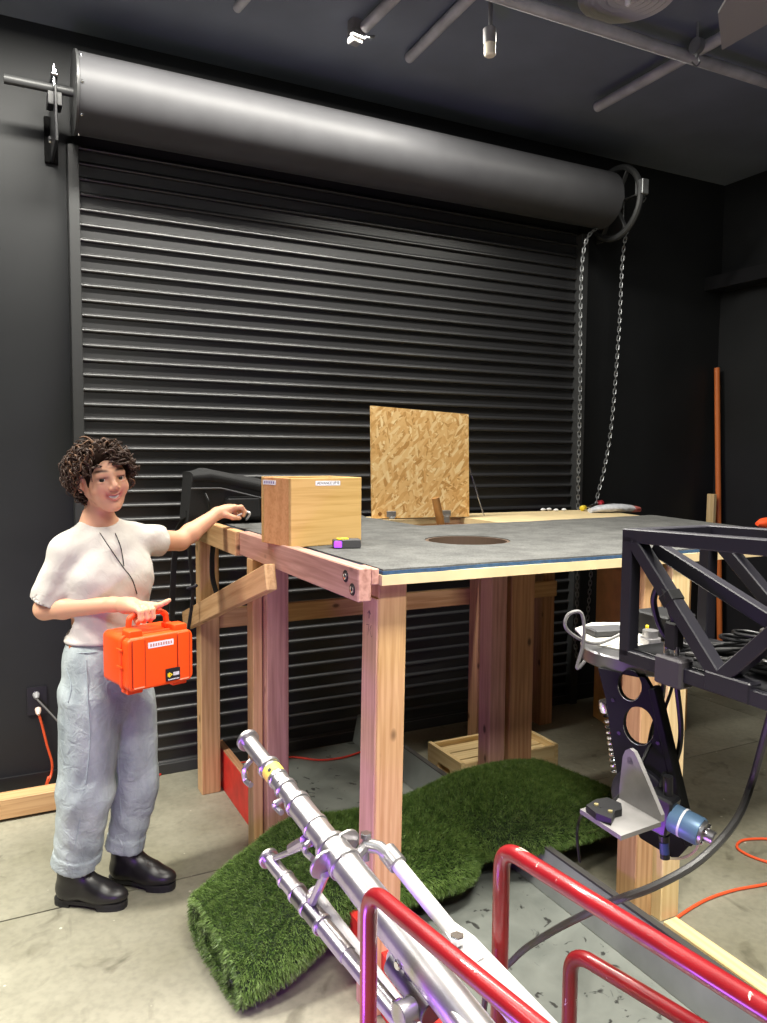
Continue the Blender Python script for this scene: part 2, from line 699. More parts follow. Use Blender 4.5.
# hanging pull chain, link by link
chain = thing('pull_chain', 'long steel pull chain hanging in a loop from the roller door wheel', 'chain', (3.3, 3.72, .35))
lk = [(0.0105*math.cos(a)+(.008 if math.cos(a) > 0 else -.008), .0085*math.sin(a), 0) for a in np.linspace(0, 2*math.pi, 13)[:-1]]
Vk, Fk = tube_geo(lk+[lk[0]], .0031, 5, False)
link_me = mesh('link', Vk, Fk, STEEL)
smooth_me(link_me)
yc = 3.70
def cz(x, y): return ony(x, y, yc)
pathR = spline([Vector((3.50, yc-.2, 3.13)), cz(625, 240), cz(619, 330), cz(612, 420), cz(604, 470), cz(597, 499), cz(593, 540), cz(589, 600), cz(585, 640), cz(580, 668), cz(575, 640), cz(577, 600), cz(578, 505), cz(580, 400), cz(583, 255), Vector((3.36, yc, 3.0))], 24)
acc, last, flip = 0, pathR[0], 0
stepl = .0275
prev = pathR[0]
for p in pathR[1:]:
    seg = (p-prev).length
    while acc+seg >= stepl:
        q = prev+(p-prev)*((stepl-acc)/seg)
        t = q-last
        if t.length > 1e-5:
            mw = frame(t, (0, 1, 0), (q+last)/2)
            mw = mw @ Matrix.Rotation(math.radians(45+90*flip), 4, 'X')
            link('link', link_me, chain, mw)
        flip ^= 1
        last = q
        seg = (p-q).length
        prev = q
        acc = 0
    acc += seg
    prev = p

# ================================================================== platform
ZT, ZBM = 1.279, 1.299
plat = thing('wooden_platform', 'tall lumber platform with grey carpeted deck, hatch and round hole', 'platform', (1.9, 2.7, 0))


def post(lo, hi, z0, z1, mat, dx=0, dy=0):
    """square post; dx, dy: lean of the foot"""
    cx_, cy_ = (lo[0]+hi[0])/2, (lo[1]+hi[1])/2
    p0 = Vector((cx_+dx, cy_+dy, z0))
    p1 = Vector((cx_, cy_, z1))
    mw = frame(p1-p0, (0, 1, 0), (p0+p1)/2)
    # local x up, y = up(0,1,0) x x -> world x, z -> world y
    return link('post', box_me((p1-p0).length, hi[0]-lo[0], hi[1]-lo[1], mat, .003, 'post'), plat, mw)


ZP = ZT-.0285
post((.946, 1.880), (1.034, 1.968), 0, ZP, FIR, -.016)
pf = Vector((.9315, 1.90, ZP-.045))
f1 = link('pink_light_facing', box_me(ZP-.046, .006, .088, FIRPINKLIT, .001, 'light_facing'), plat, frame(Vector((.016, 0, ZP)), (0, 1, 0), Vector((.9425-.008, 1.924, (ZP-.044)/2))))  # added thin panel; purple light on the post's left face put into its colour
post((.866, 2.77), (.904, 2.842), 0, 1.209, FIR)
post((.907, 2.725), (.992, 2.83), 0, ZP, FIRPINKLIT)
post((.855, 3.535), (.945, 3.615), 0, ZP, FIR)
post((1.965, 2.80), (2.05, 2.888), 0, ZP, FIRPINKLIT)
post((2.085, 2.815), (2.215, 2.853), 0, ZP, FIRBROWN)
post((2.89, 3.60), (2.98, 3.69), 0, ZP, FIRBROWN)
post((2.335, 3.45), (2.425, 3.538), 0, ZP, FIRBROWN)
post((1.918, 1.865), (1.998, 1.955), 0, ZP, FIR)
post((2.028, 1.85), (2.112, 1.94), 0, ZP, PINEPALE)
block('cross_rail', (.945, 3.545, .785), (2.95, 3.583, .875), FIR, plat)
board('brace', (.836, 3.73, .795), (.836, 2.47, 1.19), .089, .038, FIR, plat)
lb = block('side_beam', (.868, 1.85, 1.208), (.908, 2.94, ZBM), FIRPINKLIT, plat)
for (yy, zz) in ((1.93, 1.268), (1.885, 1.238)):
    h = lathe('bolt_recess', [(.017, -.001), (.017, .0015)], plain('hole_dark', (.02, .008, .008), .8), lb, (.868, yy, zz), (-1, 0, 0), 20)
    lathe('bolt_head', [(.010, 0), (.010, .005), (.006, .007)], CHROME, lb, (.867, yy-.003, zz), (-1, 0, 0), 12)
block('side_beam', (.85, 2.942, 1.204), (.889, 3.55, ZBM+.001), FIR, plat)
block('corner_block', (.9085, 1.8505, 1.252), (.931, 1.94, ZBM-.004), FIRPINKLIT, plat, .002)

hc, hr = (1.553, 2.372), .155
DXR0, DXR1, DYB = 2.92, 3.30, 3.64


def xr(y):
    return DXR0+(DXR1-DXR0)*(y-1.86)/(DYB-1.86)


hole = circle(*hc, hr, 40)
hatch = [(1.70, 2.99), (2.20, 2.99), (2.20, 3.43), (1.70, 3.43)]
deck_edge = [(.932, 1.835), (xr(1.835), 1.835), (xr(DYB), DYB), (.911, DYB)]
DECKP = plain('deck_plywood', hexc('d8c296'), .6, noise_amt=.12, nscale=9)
shade_ring = prism('hole_shade_ring', [circle(*hc, hr-.0005, 40), circle(*hc, hr-.012, 40)], ZT-.09, ZT+.0125, plain('hole_shade', (.09, .055, .035), .8), plat)  # added dark ring; shade inside the hole put into its colour
deck = prism('deck_panel', [deck_edge, hole, hatch], ZT-.028, ZT, DECKP, plat)


def carpet_mat():
    mt, nt, b = nm('grey_carpet')
    v = coords(nt, rnd=False)
    n1 = N(nt, 'ShaderNodeTexNoise', Scale=9.0, Detail=8.0, Roughness=.7)
    n2 = N(nt, 'ShaderNodeTexNoise', Scale=220.0, Detail=3.0)
    nt.links.new(v, n1.inputs['Vector'])
    nt.links.new(v, n2.inputs['Vector'])
    mx = N(nt, 'ShaderNodeMix', data_type='RGBA', blend_type='MULTIPLY')
    mx.inputs['Factor'].default_value = 1
    nt.links.new(ramp(nt, n1.outputs['Fac'], [(.3, hexc('535352')), (.7, hexc('70706e'))]), mx.inputs['A'])
    nt.links.new(ramp(nt, n2.outputs['Fac'], [(.3, (.7, .7, .7)), (.7, (1.2, 1.2, 1.2))]), mx.inputs['B'])
    nt.links.new(mx.outputs['Result'], b.inputs['Base Color'])
    b.inputs['Roughness'].default_value = .95
    b.inputs['Specular IOR Level'].default_value = .1
    bump(nt, b, n2.outputs['Fac'], .6, .003)
    return mt


CARPET = carpet_mat()
BLUEBACK = plain('blue_carpet_backing', hexc('2b4a6b'), .8, noise_amt=.3, nscale=60)


def wavy(p, q, n, amp):
    p, q = Vector(p), Vector(q)
    d = (q-p).normalized()
    o = Vector((-d.y, d.x))
    return [tuple(p+(q-p)*i/n+o*amp*(noise.noise(Vector((i*.7, p.x*3, p.y*3)))) ) for i in range(n)]


car_edge = []
ce = [(.936, 1.840), (xr(1.84)-.01, 1.840), (xr(3.0)-.02, 3.02), (2.23, 2.94), (1.68, 2.94), (1.66, 3.46), (1.70, 3.58), (.925, 3.58)]
for i in range(len(ce)):
    car_edge += wavy(ce[i], ce[(i+1) % len(ce)], 22, .010)
hole2 = [(hc[0]+(hr+.001+.006*noise.noise(Vector((math.cos(a)*2, math.sin(a)*2, 1))))*math.cos(a), hc[1]+(hr+.001+.006*noise.noise(Vector((math.cos(a)*2, math.sin(a)*2, 5))))*math.sin(a)) for a in np.linspace(0, 2*math.pi, 41)[:-1]]
back = prism('carpet_backing', [car_edge, hole2], ZT, ZT+.010, BLUEBACK, plat)
inner = [((x-1.9)*.997+1.9, (y-2.6)*.996+2.6) for x, y in car_edge]
carpet = prism('carpet', [inner, hole2], ZT+.010, ZT+.015, CARPET, plat)
ZK = ZT+.015
# hatch well
for lo, hi in (((1.69, 2.96, ZT-.2), (2.21, 2.99, ZT-.026)), ((1.69, 3.43, ZT-.2), (2.21, 3.46, ZT-.001)), ((1.67, 2.99, ZT-.2), (1.70, 3.43, ZT-.026)), ((2.20, 2.99, ZT-.2), (2.23, 3.43, ZT-.026))):
    block('hatch_frame', lo, hi, FIR, plat)
# lid of oriented strand board


def osb_mat():
    mt, nt, b = nm('strand_board')
    col = None
    hs = []
    for i, (rot, sc, off) in enumerate(((.5, (17, 75, 50), 0), (-.6, (20, 80, 50), 7), (1.4, (17, 75, 50), 3), (2.3, (20, 75, 50), 11))):
        tc = nt.nodes.new('ShaderNodeTexCoord')
        mp = nt.nodes.new('ShaderNodeMapping')
        mp.vector_type = 'POINT'
        mp.inputs['Rotation'].default_value = (0, 0, rot)
        nt.links.new(tc.outputs['Object'], mp.inputs['Vector'])
        mp2 = nt.nodes.new('ShaderNodeMapping')
        mp2.inputs['Scale'].default_value = sc
        mp2.inputs['Location'].default_value = (off, off, off)
        nt.links.new(mp.outputs[0], mp2.inputs['Vector'])
        vo = N(nt, 'ShaderNodeTexVoronoi', Scale=1.0)
        nt.links.new(mp2.outputs[0], vo.inputs['Vector'])
        sp = nt.nodes.new('ShaderNodeSeparateColor')
        nt.links.new(vo.outputs['Color'], sp.inputs[0])
        c = ramp(nt, sp.outputs[0], [(0, hexc('b98849')), (.3, hexc('d9a968')), (.7, hexc('e6be80')), (1, hexc('f2d8a4'))])
        hs.append(sp.outputs[1])
        if col is None:
            col = c
        else:
            mx = N(nt, 'ShaderNodeMix', data_type='RGBA')
            gt = N(nt, 'ShaderNodeMath', operation='GREATER_THAN')
            gt.inputs[1].default_value = .58
            nt.links.new(sp.outputs[1], gt.inputs[0])
            nt.links.new(gt.outputs[0], mx.inputs['Factor'])
            nt.links.new(col, mx.inputs['A'])
            nt.links.new(c, mx.inputs['B'])
            col = mx.outputs['Result']
    nt.links.new(col, b.inputs['Base Color'])
    b.inputs['Roughness'].default_value = .6
    bump(nt, b, hs[1], .2, .001)
    return mt


lb0, lb1 = Vector((1.70, 3.46, ZT+.006)), Vector((2.225, 3.385, ZT+.006))
lx = (lb1-lb0).normalized()
lup = Vector((-.0, .03, 1)).normalized()
lidm = basis(lx, lup, lb0)
LW, LH = (lb1-lb0).length, .56
lid = prism('hatch_lid', [[(0, 0), (LW, 0), (LW-.005, LH-.03), (-.005, LH)]], -.018, 0, osb_mat(), plat, lidm)
lid['label'] = 'strand board lid standing open'
for u in (.10, .40):
    hg = link('hinge', box_me(.05, .03, .003, STEEL, .001), lid, lidm @ Matrix.Translation((u, .02, .002)))
    link('hinge', box_me(.03, .035, .003, STEEL, .001), lid, lidm @ Matrix.Translation((u+.003, -.012, .004)))
lathe('knot', [(.010, 0), (.010, .0008)], plain('knot_brown', hexc('8a5a22'), .7), lid, lidm @ Vector((.04, .022, 0)), lidm.to_3x3() @ Vector((0, 0, 1)), 14)
tube('lid_stay', [lidm @ Vector((LW+.004, .26, -.01)), Vector((2.30, 3.36, ZT+.01))], .004, CHROME, plat, 6)
# pencil marks on the post's pink-lit panel
PENC = plain('pencil', (.06, .02, .03), .8)
fx = .9385
for pts in ([(1.924, 1.165), (1.926, 1.145)], [(1.934, 1.158), (1.925, 1.168), (1.916, 1.158)], [(1.942, 1.125), (1.926, 1.128), (1.932, 1.095)], [(1.912, 1.128), (1.920, 1.112), (1.910, 1.095), (1.904, 1.100)]):
    tube('pencil_mark', [(fx, y, z) for y, z in pts], .0011, PENC, f1, 5)

# ------------------------------------------------------------------ things on the deck
# plywood box, open at the top
bxr = thing('plywood_box', 'open plywood box with white label on the deck corner', 'box', (1.0, 2.5, ZK))
b0 = onz(291, 548, ZK)
q1 = onz(361, 541.5, ZK)
bx_ = Vector((.985, .172, 0))
by_ = Vector((-bx_.y, bx_.x, 0))
BW, BDp, BH = .283, .205, .229
bmw = basis(bx_, by_, b0)
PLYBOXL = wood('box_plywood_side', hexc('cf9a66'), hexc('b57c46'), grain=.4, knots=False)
def bpart(name, lo, hi, mat):
    lo, hi = Vector(lo), Vector(hi)
    return link(name, box_me(*(hi-lo), mat, .002, name), bxr, bmw @ Matrix.Translation((lo+hi)/2))
bpart('front_panel', (.0, 0, 0), (BW, .018, BH), PLYBOX)
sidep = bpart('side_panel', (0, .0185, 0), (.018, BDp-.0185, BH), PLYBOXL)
bpart('side_panel', (BW-.018, .0185, 0), (BW, BDp-.0185, BH), PLYBOX)
bpart('back_panel', (0, BDp-.018, 0), (BW, BDp, BH), PLYBOX)
bpart('bottom_panel', (.018, .018, 0), (BW-.018, BDp-.018, .012), PLYBOX)
LABEL = plain('white_label', (.8, .8, .82), .5)
INK = plain('black_ink', (.01, .01, .012), .6)
lab = bpart('label', (BW*.33, -.0012, BH-.026), (BW*.68, .0005, BH-.010), LABEL)
text('label_text', 'ADVANCE UP 8', .0125, INK, lab, bmw @ basis((1, 0, 0), (0, 0, 1), (BW*.505, -.0016, BH-.018)), .0002)
lab2 = bpart('label', (-.0012, .10, BH-.026), (.0005, .19, BH-.010), LABEL)
text('label_text', 'BOX 8', .0125, INK, lab2, bmw @ basis((0, -1, 0), (0, 0, 1), (-.0016, .145, BH-.018)), .0002) if False else None
for i in range(5):
    link('label_stroke', box_me(.0004, .006, .008, plain('violet_ink', (.12, .06, .3), .6), 0), lab2, bmw @ Matrix.Translation((-.0015, .115+i*.015, BH-.018)))

# small light with a violet lens
dv = thing('pocket_lamp', 'small dark grey lamp with glowing violet front beside the plywood box', 'lamp', onz(349, 548, ZK))
dmw = basis((math.cos(-.25), math.sin(-.25), 0), (math.sin(.25), math.cos(.25), 0), onz(334, 549, ZK))
def dpart(name, lo, hi, mat):
    lo, hi = Vector(lo), Vector(hi)
    return link(name, box_me(*(hi-lo), mat, .003, name), dv, dmw @ Matrix.Translation((lo+hi)/2))
dpart('body', (.022, 0, 0), (.09, .05, .03), GREYDARK)
dpart('back_plate', (.001, .004, .002), (.022, .048, .028), GREYDARK)
gl, nt, b = nm('violet_glow')
b.inputs['Base Color'].default_value = (.3, .05, .8, 1)
b.inputs['Emission Color'].default_value = (.38, .08, 1, 1)
b.inputs['Emission Strength'].default_value = 1.0
MATS['violet_glow'] = gl
dpart('lens', (.0, -.002, .004), (.026, .0015, .026), gl)
dpart('yellow_strip', (.012, .004, .0302), (.05, .03, .0315), plain('yellow_plastic', (.8, .6, .03), .4))

# copper coloured tube standing in the hatch
cp0 = onz(441, 523, ZT-.05)+Vector((-.03, .12, 0))
cpt = onz(441, 523, ZT)
ct0 = ony(442, 530, 3.13)
ct1 = ony(435.5, 498, 3.13)
dd = (ct1-ct0).normalized()
tag(tube('copper_tube', [ct0-dd*.12, ct1], .019, COPPER, None, 18), 'stub of copper coloured tube poking out of the open hatch', 'tube')

# backpack on the back left corner
def loft(name, rings, mat, parent=None, mw=None, smooth=True):
    n = len(rings[0])
    V = [p for r in rings for p in r]
    Fc = []
    for i in range(len(rings)-1):
        for j in range(n):
            Fc.append((i*n+j, i*n+(j+1) % n, (i+1)*n+(j+1) % n, (i+1)*n+j))
    Fc.append(tuple(range(n-1, -1, -1)))
    Fc.append(tuple(range((len(rings)-1)*n, len(rings)*n)))
    me = mesh(name, V, Fc, mat)
    if smooth:
        smooth_me(me, 50)
    return link(name, me, parent, mw)


bp = thing('backpack', 'black fabric backpack lying on the platform corner behind the plywood box', 'backpack', (1.0, 3.42, ZK))
rings = []
for i in range(9):
    u = i/8
    x = .772+.50*u
    hgt = .243-.085*max(0, u-.15)/.85
    sx = 1-.12*(abs(u-.5)*2)**4
    r = []
    for (a, b2) in rrect(-.5, 0, .5, 1, .22, 6):
        r.append((x+.02*(b2-.5), 3.44+a*.20*sx, ZK-.001+b2*hgt*(1 if 0 < i < 8 else .90)+.008*noise.noise(Vector((u*4, a*3, b2*3)))))
    rings.append(r)
loft('bag_body', rings, BLKFAB, bp)
rings = []
for i in range(7):
    u = i/6
    x = .782+.47*u
    hgt = .233-.085*max(0, u-.15)/.85
    r = []
    for (a, b2) in rrect(-.5, 0, .5, 1, .35, 6):
        r.append((x, 3.44+a*.225*(1 if 0 < i < 6 else .9), ZK+hgt-.055+b2*.062*(1 if 0 < i < 6 else .8)))
    rings.append(r)
flap = loft('bag_flap', rings, BLKFAB, bp)
tube('zip', [(.77, 3.325, ZK+.158), (.9, 3.323, ZK+.158), (1.23, 3.327, ZK+.075)], .004, GREYDARK, flap, 6)
tube('carry_loop', spline([(.83, 3.33, ZK+.14), (.84, 3.30, ZK+.10), (.85, 3.33, ZK+.05)], 8), .005, BLKRUB, bp, 6)
block('side_pocket', (.92, 3.318, ZK+.02), (1.08, 3.36, ZK+.12), BLKFAB, bp, .012)
def strap(name, pts, w, parent, th=.003):
    V, Fc = [], []
    pts = spline(pts, 6)
    for p in pts:
        for s in (-1, 1):
            for t in (-1, 1):
                V.append(p+Vector((s*w*.8, s*w*.35, 0))+Vector((-.3*t*th, .9*t*th, 0)))
    for i in range(len(pts)-1):
        a, b2 = i*4, i*4+4
        for e in ((0, 1), (1, 3), (3, 2), (2, 0)):
            Fc.append((a+e[0], a+e[1], b2+e[1], b2+e[0]))
    Fc += [(0, 2, 3, 1), (len(V)-4, len(V)-3, len(V)-1, len(V)-2)]
    return link(name, mesh(name, V, Fc, BLKFAB), parent)
strap('strap', [(.80, 3.36, ZK+.05), at(212, 535, 3.43), at(212, 560, 3.40), at(213, 580, 3.40), at(219, 600, 3.40)], .014, bp)
strap('strap', [(.77, 3.40, ZK+.06), at(190, 560, 3.38), at(193, 590, 3.37), at(189, 625, 3.36), at(184, 655, 3.36)], .009, bp)
strap('strap', [(.77, 3.40, ZK+.03), at(178, 530, 3.45), at(173, 580, 3.45), at(172, 640, 3.45)], .016, bp)
link('buckle', box_me(.05, .02, .012, BLKRUB, .003), bp, frame((1, -.4, .3), loc=at(192, 587, 3.36)))

# white cord in her hand / on the deck
tag(tube('white_cord', spline([at(237, 516, 3.16), at(246, 512, 3.18), at(250, 514, 3.2), onz(244, 521, ZK+.004), onz(230, 522, ZK+.004), onz(219, 520, ZK+.004)], 8), .004, LABEL, None, 7),
    'short white cord held in the woman\'s outstretched hand above the deck', 'cord')

# yellow and red hand tool and a clear bag near the back edge
tl = thing('hand_tool', 'small hand tool with yellow and red ends lying by the chain', 'tool', onz(590, 512, ZT))
ta, tb = onz(583, 511, ZT)+Vector((0, 0, .018)), onz(600, 508, ZT)+Vector((0, 0, .03))
dt = (tb-ta).normalized()
tube('yellow_end', [ta-dt*.022, ta-dt*.018, ta+dt*.018, ta+dt*.022], [.010, .016, .016, .010], MATS['yellow_plastic'], tl, 12)
tube('red_end', [tb-dt*.030, tb-dt*.024, tb+dt*.024, tb+dt*.03], [.010, .019, .019, .012], plain('red_plastic', (.75, .03, .06), .4), tl, 12)
tube('tool_shaft', [ta, tb], .008, CHROME, tl, 10)
BAG = plain('clear_plastic_bag', (.62, .63, .68), .2, spec=.8, noise_amt=.25, nscale=30, bumpy=.8)
bg = thing('plastic_bag', 'crumpled clear plastic bag with reddish end on bare plywood', 'bag', onz(615, 513, ZT))
A, B = onz(590, 513, ZT), onz(640, 512, ZT)
ax_ = (B-A)
sd = Vector((-ax_.y, ax_.x, 0)).normalized()
def bagpart(name, u0, u1, mat):
    rings = []
    for i in range(13):
        u = u0+(u1-u0)*i/12
        c = A+ax_*u
        w = .05*math.sin(math.pi*min(1, max(.04, u*.9+.08)))**.5
        h = .05*math.sin(math.pi*min(.97, max(.06, .15+u*.7)))**.7
        r = []
        for j in range(14):
            a = 2*math.pi*j/14
            k2 = 1+.25*noise.noise(Vector((u*9, math.cos(a)*2, math.sin(a)*2)))
            r.append(c+sd*(w*math.cos(a)*k2)+Vector((0, 0, max(0, h*.5+h*.5*math.sin(a)*k2))))
        rings.append(r)
    return loft(name, rings, mat, bg)
bagpart('bag_film', 0, .84, BAG)
bagpart('bag_content', .80, 1.0, plain('pink_plastic', (.6, .16, .14), .4))
# loose white bits on the back edge
for i, (px, py) in enumerate(((543, 511), (549, 510.6), (556, 511.4), (564, 511))):
    p = onz(px, py, ZT)
    rings = []
    for k3 in range(5):
        r = .012*math.sin(math.pi*(.12+.76*k3/4))
        rings.append([(p.x+r*1.6*math.cos(a)*(1+.3*noise.noise(Vector((i*3, a, 0)))), p.y+r*math.sin(a), ZT+.016*k3/4) for a in np.linspace(0, 2*math.pi, 9)[:-1]])
    tag(loft('crumpled_wrapper', rings, LABEL), 'small crumpled white wrapper on the bare plywood edge', 'wrapper', 'crumpled wrappers on the plywood')
# orange glove on the right edge of the deck
gp = onz(764, 529, ZK)
rings = []
for i in range(8):
    u = i/7
    w = .035*math.sin(math.pi*(.1+.8*u))
    rings.append([(gp.x+.02+(.13*u-.065), gp.y+w*math.cos(a)+.004*noise.noise(Vector((u*5, a, 1))), ZK+max(0, .024+.026*math.sin(a)*math.sin(math.pi*(.1+.8*u)))) for a in np.linspace(0, 2*math.pi, 13)[:-1]])
tag(loft('orange_glove', rings, ORANGED), 'crumpled orange glove on the right edge of the carpeted deck', 'glove')

# ================================================================== floor things
# long grey tray with red outer side
TRM = plain('worn_grey_paint', hexc('7d827e'), .5, noise_amt=.14, nscale=7, bumpy=.05)
def tray_mat():
    mt, nt, b = nm('worn_grey_tray')
    v = coords(nt, rnd=False)
    n1 = N(nt, 'ShaderNodeTexNoise', Scale=6.0, Detail=8.0, Distortion=.6)
    n2 = N(nt, 'ShaderNodeTexNoise', Scale=17.0, Detail=4.0, Distortion=.8)
    nt.links.new(v, n1.inputs['Vector'])
    nt.links.new(v, n2.inputs['Vector'])
    mx = N(nt, 'ShaderNodeMix', data_type='RGBA')
    nt.links.new(ramp(nt, n2.outputs['Fac'], [(.33, (1, 1, 1)), (.37, (0, 0, 0))]), mx.inputs['Factor'])
    nt.links.new(ramp(nt, n1.outputs['Fac'], [(.3, hexc('60645f')), (.7, hexc('7c807a'))]), mx.inputs['A'])
    mx.inputs['B'].default_value = (*hexc('2e2e2c'), 1)
    nt.links.new(mx.outputs['Result'], b.inputs['Base Color'])
    b.inputs['Roughness'].default_value = .55
    return mt
TRAYM = tray_mat()
tr = thing('floor_tray', 'long shallow grey tray with red outer side running under the platform', 'tray', (1.36, 2.2, 0))
TX0, TX1, TY0, TY1 = .995, 1.745, .55, 3.78
block('tray_floor', (TX0, TY0, 0), (TX1, TY1, .03), TRAYM, tr, .002)
rs = block('side_wall', (TX0-.034, 2.55, 0), (TX0-.001, TY1-.1, .19), plain('red_side_paint', hexc('c22a22'), .5, noise_amt=.2, nscale=12), tr, .002)
block('wall_cap', (TX0-.034, 2.55, .1905), (TX0-.001, TY1-.1, .197), FIRBROWN, rs, .001)
block('side_wall', (TX0-.034, TY0, 0), (TX0-.001, 2.5, .19), MATS['red_side_paint'], tr, .002)
rw = link('side_wall', mesh('side_wall', [(TX1, TY0, .03), (TX1+.012, TY0, .03), (TX1+.05, TY0, .165), (TX1+.03, TY0, .165), (TX1, TY1, .03), (TX1+.012, TY1, .03), (TX1+.05, TY1, .175), (TX1+.03, TY1, .175)],
          [(3, 0, 4, 7), (1, 2, 6, 5), (2, 3, 7, 6), (0, 1, 5, 4), (0, 3, 2, 1), (4, 5, 6, 7)], TRM), tr)
block('wall_edge', (TX1+.03, TY0, .164), (TX1+.055, 3.3, .178), plain('dark_edge', (.05, .048, .045), .6), rw, .001)

# red pipe rails standing in the tray
def rail(pts, r, label):
    o = thing('pipe_rail', label, 'rail', (pts[0][0], pts[0][1], 0), 'red pipe rails')
    pp = fillet(pts, .05, 10)
    tube('pipe', pp, r, REDP, o, 16)
    for q in (pts[0], pts[-1]):
        lathe('foot_plate', [(.045, 0), (.045, .008)], REDP, o, (q[0], q[1], 0.0 if q[0] < .95 else .03), (0, 0, 1), 20)
    return o
zA = .86
a0, a1 = onz(369, 888, zA), onz(530, 1022, zA+.01)
da = (a1-a0)
b0_, b1_ = onz(502, 846, zA), onz(767, 1011, zA+.015)
db = (b1_-b0_)
c0_, c1_ = onz(571, 950, zA-.2), onz(690, 1022, zA-.19)
dc = (c1_-c0_)
for q0, dq, k_, r_, lb_ in ((a0, da, 1.5, .0150, 'bent red pipe rail crossing in front of the aluminium tripod'),
                            (b0_, db, 1.3, .0162, 'long bent red pipe rail with chipped paint along the tray edge'),
                            (c0_, dc, 1.7, .0145, 'lower bent red pipe rail beside the one along the tray edge')):
    q1_ = q0+dq*k_
    rail([Vector((q0.x, q0.y, .0)), q0, q1_, Vector((q1_.x, q1_.y, .0))], r_, lb_)

# wooden crate with hand holes
cr = thing('wooden_crate', 'low pale wooden crate with hand hole under the platform', 'crate', (2.1, 3.2, 0))
cm = basis((1, 0, 0), (0, 1, 0), (1.887, 2.905, 0))
CWx, CDy, CH = .56, .30, .20
def cpart(name, lo, hi, mat, parent=cr):
    lo, hi = Vector(lo), Vector(hi)
    return link(name, box_me(*(hi-lo), mat, .002, name), parent, cm @ Matrix.Translation((lo+hi)/2))
# end panel with slot
for x0 in (0, CWx-.02):
    V, Fc = prism_geo([[(0, 0), (CDy, 0), (CDy, CH), (0, CH)], rrect(CDy/2-.06, .10, CDy/2+.06, .135, .016, 4)], 0, .02)
    link('end_panel', mesh('end_panel', V, Fc, PINEPALE), cr, cm @ basis((0, 1, 0), (0, 0, 1), (x0, 0, 0)))
cpart('side_panel', (.02, 0, .10), (CWx-.02, .015, CH-.005), PINEPALE)
cpart('side_panel', (.02, 0, .01), (CWx-.02, .015, .09), PINEPALE)
cpart('side_panel', (.02, CDy-.015, .01), (CWx-.02, CDy, CH-.005), PINEPALE)
for i in range(3):
    cpart('top_slat', (.02, .02+i*.09, CH-.045), (CWx-.02, .10+i*.09, CH-.03), PINEPALE)
cpart('bottom_panel', (.02, .015, .01), (CWx-.02, CDy-.015, .02), PINEPALE)
cpart('batten', (CWx, .02, .05), (CWx+.02, .06, .16), FIRBROWN)

# tall brown carton behind the rig
tb_ = thing('tall_carton', 'tall brown cardboard carton standing near the far right corner', 'carton', (3.45, 3.4, 0))
CARD = plain('cardboard', hexc('dba761'), .75, noise_amt=.15, nscale=10)
tm = basis((.97, -.24, 0), (.24, .97, 0), (3.21, 3.26, 0))
def tpart(name, lo, hi, mat):
    lo, hi = Vector(lo), Vector(hi)
    return link(name, box_me(*(hi-lo), mat, .003, name), tb_, tm @ Matrix.Translation((lo+hi)/2))
tpart('carton_body', (0, 0, 0), (.42, .34, .96), CARD)
tpart('flap', (0, -.002, .94), (.42, .15, .968), CARD)
tpart('flap', (0, .18, .94), (.42, .34, .968), CARD)

# loose lumber on the floor
tag(block('lumber_piece', (-.5, 3.645, .012), (.262, 3.735, .10), FIR), 'natural lumber piece lying on the floor against the black wall', 'lumber')
pl = onz(668, 930, .04)
tag(board('plank', (2.015, 1.80, .022), (2.0, .9, .022), .045, .06, PINEPALE), 'long pale plank lying on the floor beside the tray and posts', 'plank')

# ------------------------------------------------------------------ rolled artificial turf
def turf_mat(name, c0, c1, rough=.5):
    mt, nt, b = nm(name)
    v = coords(nt)
    n = N(nt, 'ShaderNodeTexNoise', Scale=35.0, Detail=4.0)
    nt.links.new(v, n.inputs['Vector'])
    nt.links.new(ramp(nt, n.outputs['Fac'], [(.3, c0), (.7, c1)]), b.inputs['Base Color'])
    b.inputs['Roughness'].default_value = rough
    b.inputs['Specular IOR Level'].default_value = .35
    return mt
TURFB = turf_mat('turf_backing', hexc('16240e'), hexc('24361a'), .9)
TURFG = turf_mat('turf_blades', hexc('486629'), hexc('7f9a53'), .38)
turf = thing('turf_roll', 'rolled up green artificial turf draped across the grey tray', 'artificial turf', (1.3, 2.45, 0))
TP = [  # centre x, y, z-bottom, half width, height
    (.585, 2.27, .0, .225, .15), (.68, 2.28, .025, .235, .16), (.82, 2.31, .08, .24, .16), (.98, 2.34, .135, .24, .16), (1.18, 2.37, .115, .245, .15),
    (1.38, 2.40, .10, .25, .14), (1.58, 2.43, .115, .265, .13), (1.77, 2.45, .145, .285, .11), (1.95, 2.48, .135, .295, .11), (2.15, 2.53, .105, .30, .11), (2.32, 2.58, .07, .30, .11)]
tp = spline([Vector((p[0], p[1], p[2])) for p in TP], 8)
tw = spline([Vector((p[3], p[4], 0)) for p in TP], 8)
NS = 44
def turf_section(i, off=0.0):
    c, w = tp[i], tw[i]
    t = (tp[min(i+1, len(tp)-1)]-tp[max(i-1, 0)])
    t.z = 0
    t.normalize()
    s = Vector((-t.y, t.x, 0))
    out = []
    for j in range(NS):
        a = 2*math.pi*j/NS
        ca, sa = math.cos(a), math.sin(a)
        e = .62
        u = math.copysign(abs(ca)**e, ca)
        v = math.copysign(abs(sa)**e, sa)
        k = 1+.06*noise.noise(Vector((i*.09, ca*1.2, sa*1.2)))
        # back edge stands a little higher than the front lip
        z = c.z+w.y*(.5+.5*v*k)+.02*u*(v > 0)-.035*max(0, -u-.55)*(1 if i > 20 else .3)
        vf = math.exp(-((c.x-1.56)/.10)**2)*max(0, -u)
        out.append(c+s*(u*w.x*k+.11*vf)+Vector((0, 0, z-c.z-.03*vf*(v > 0))))
    return out
secs = [turf_section(i) for i in range(len(tp))]
V = [p for s in secs for p in s]
Fc = []
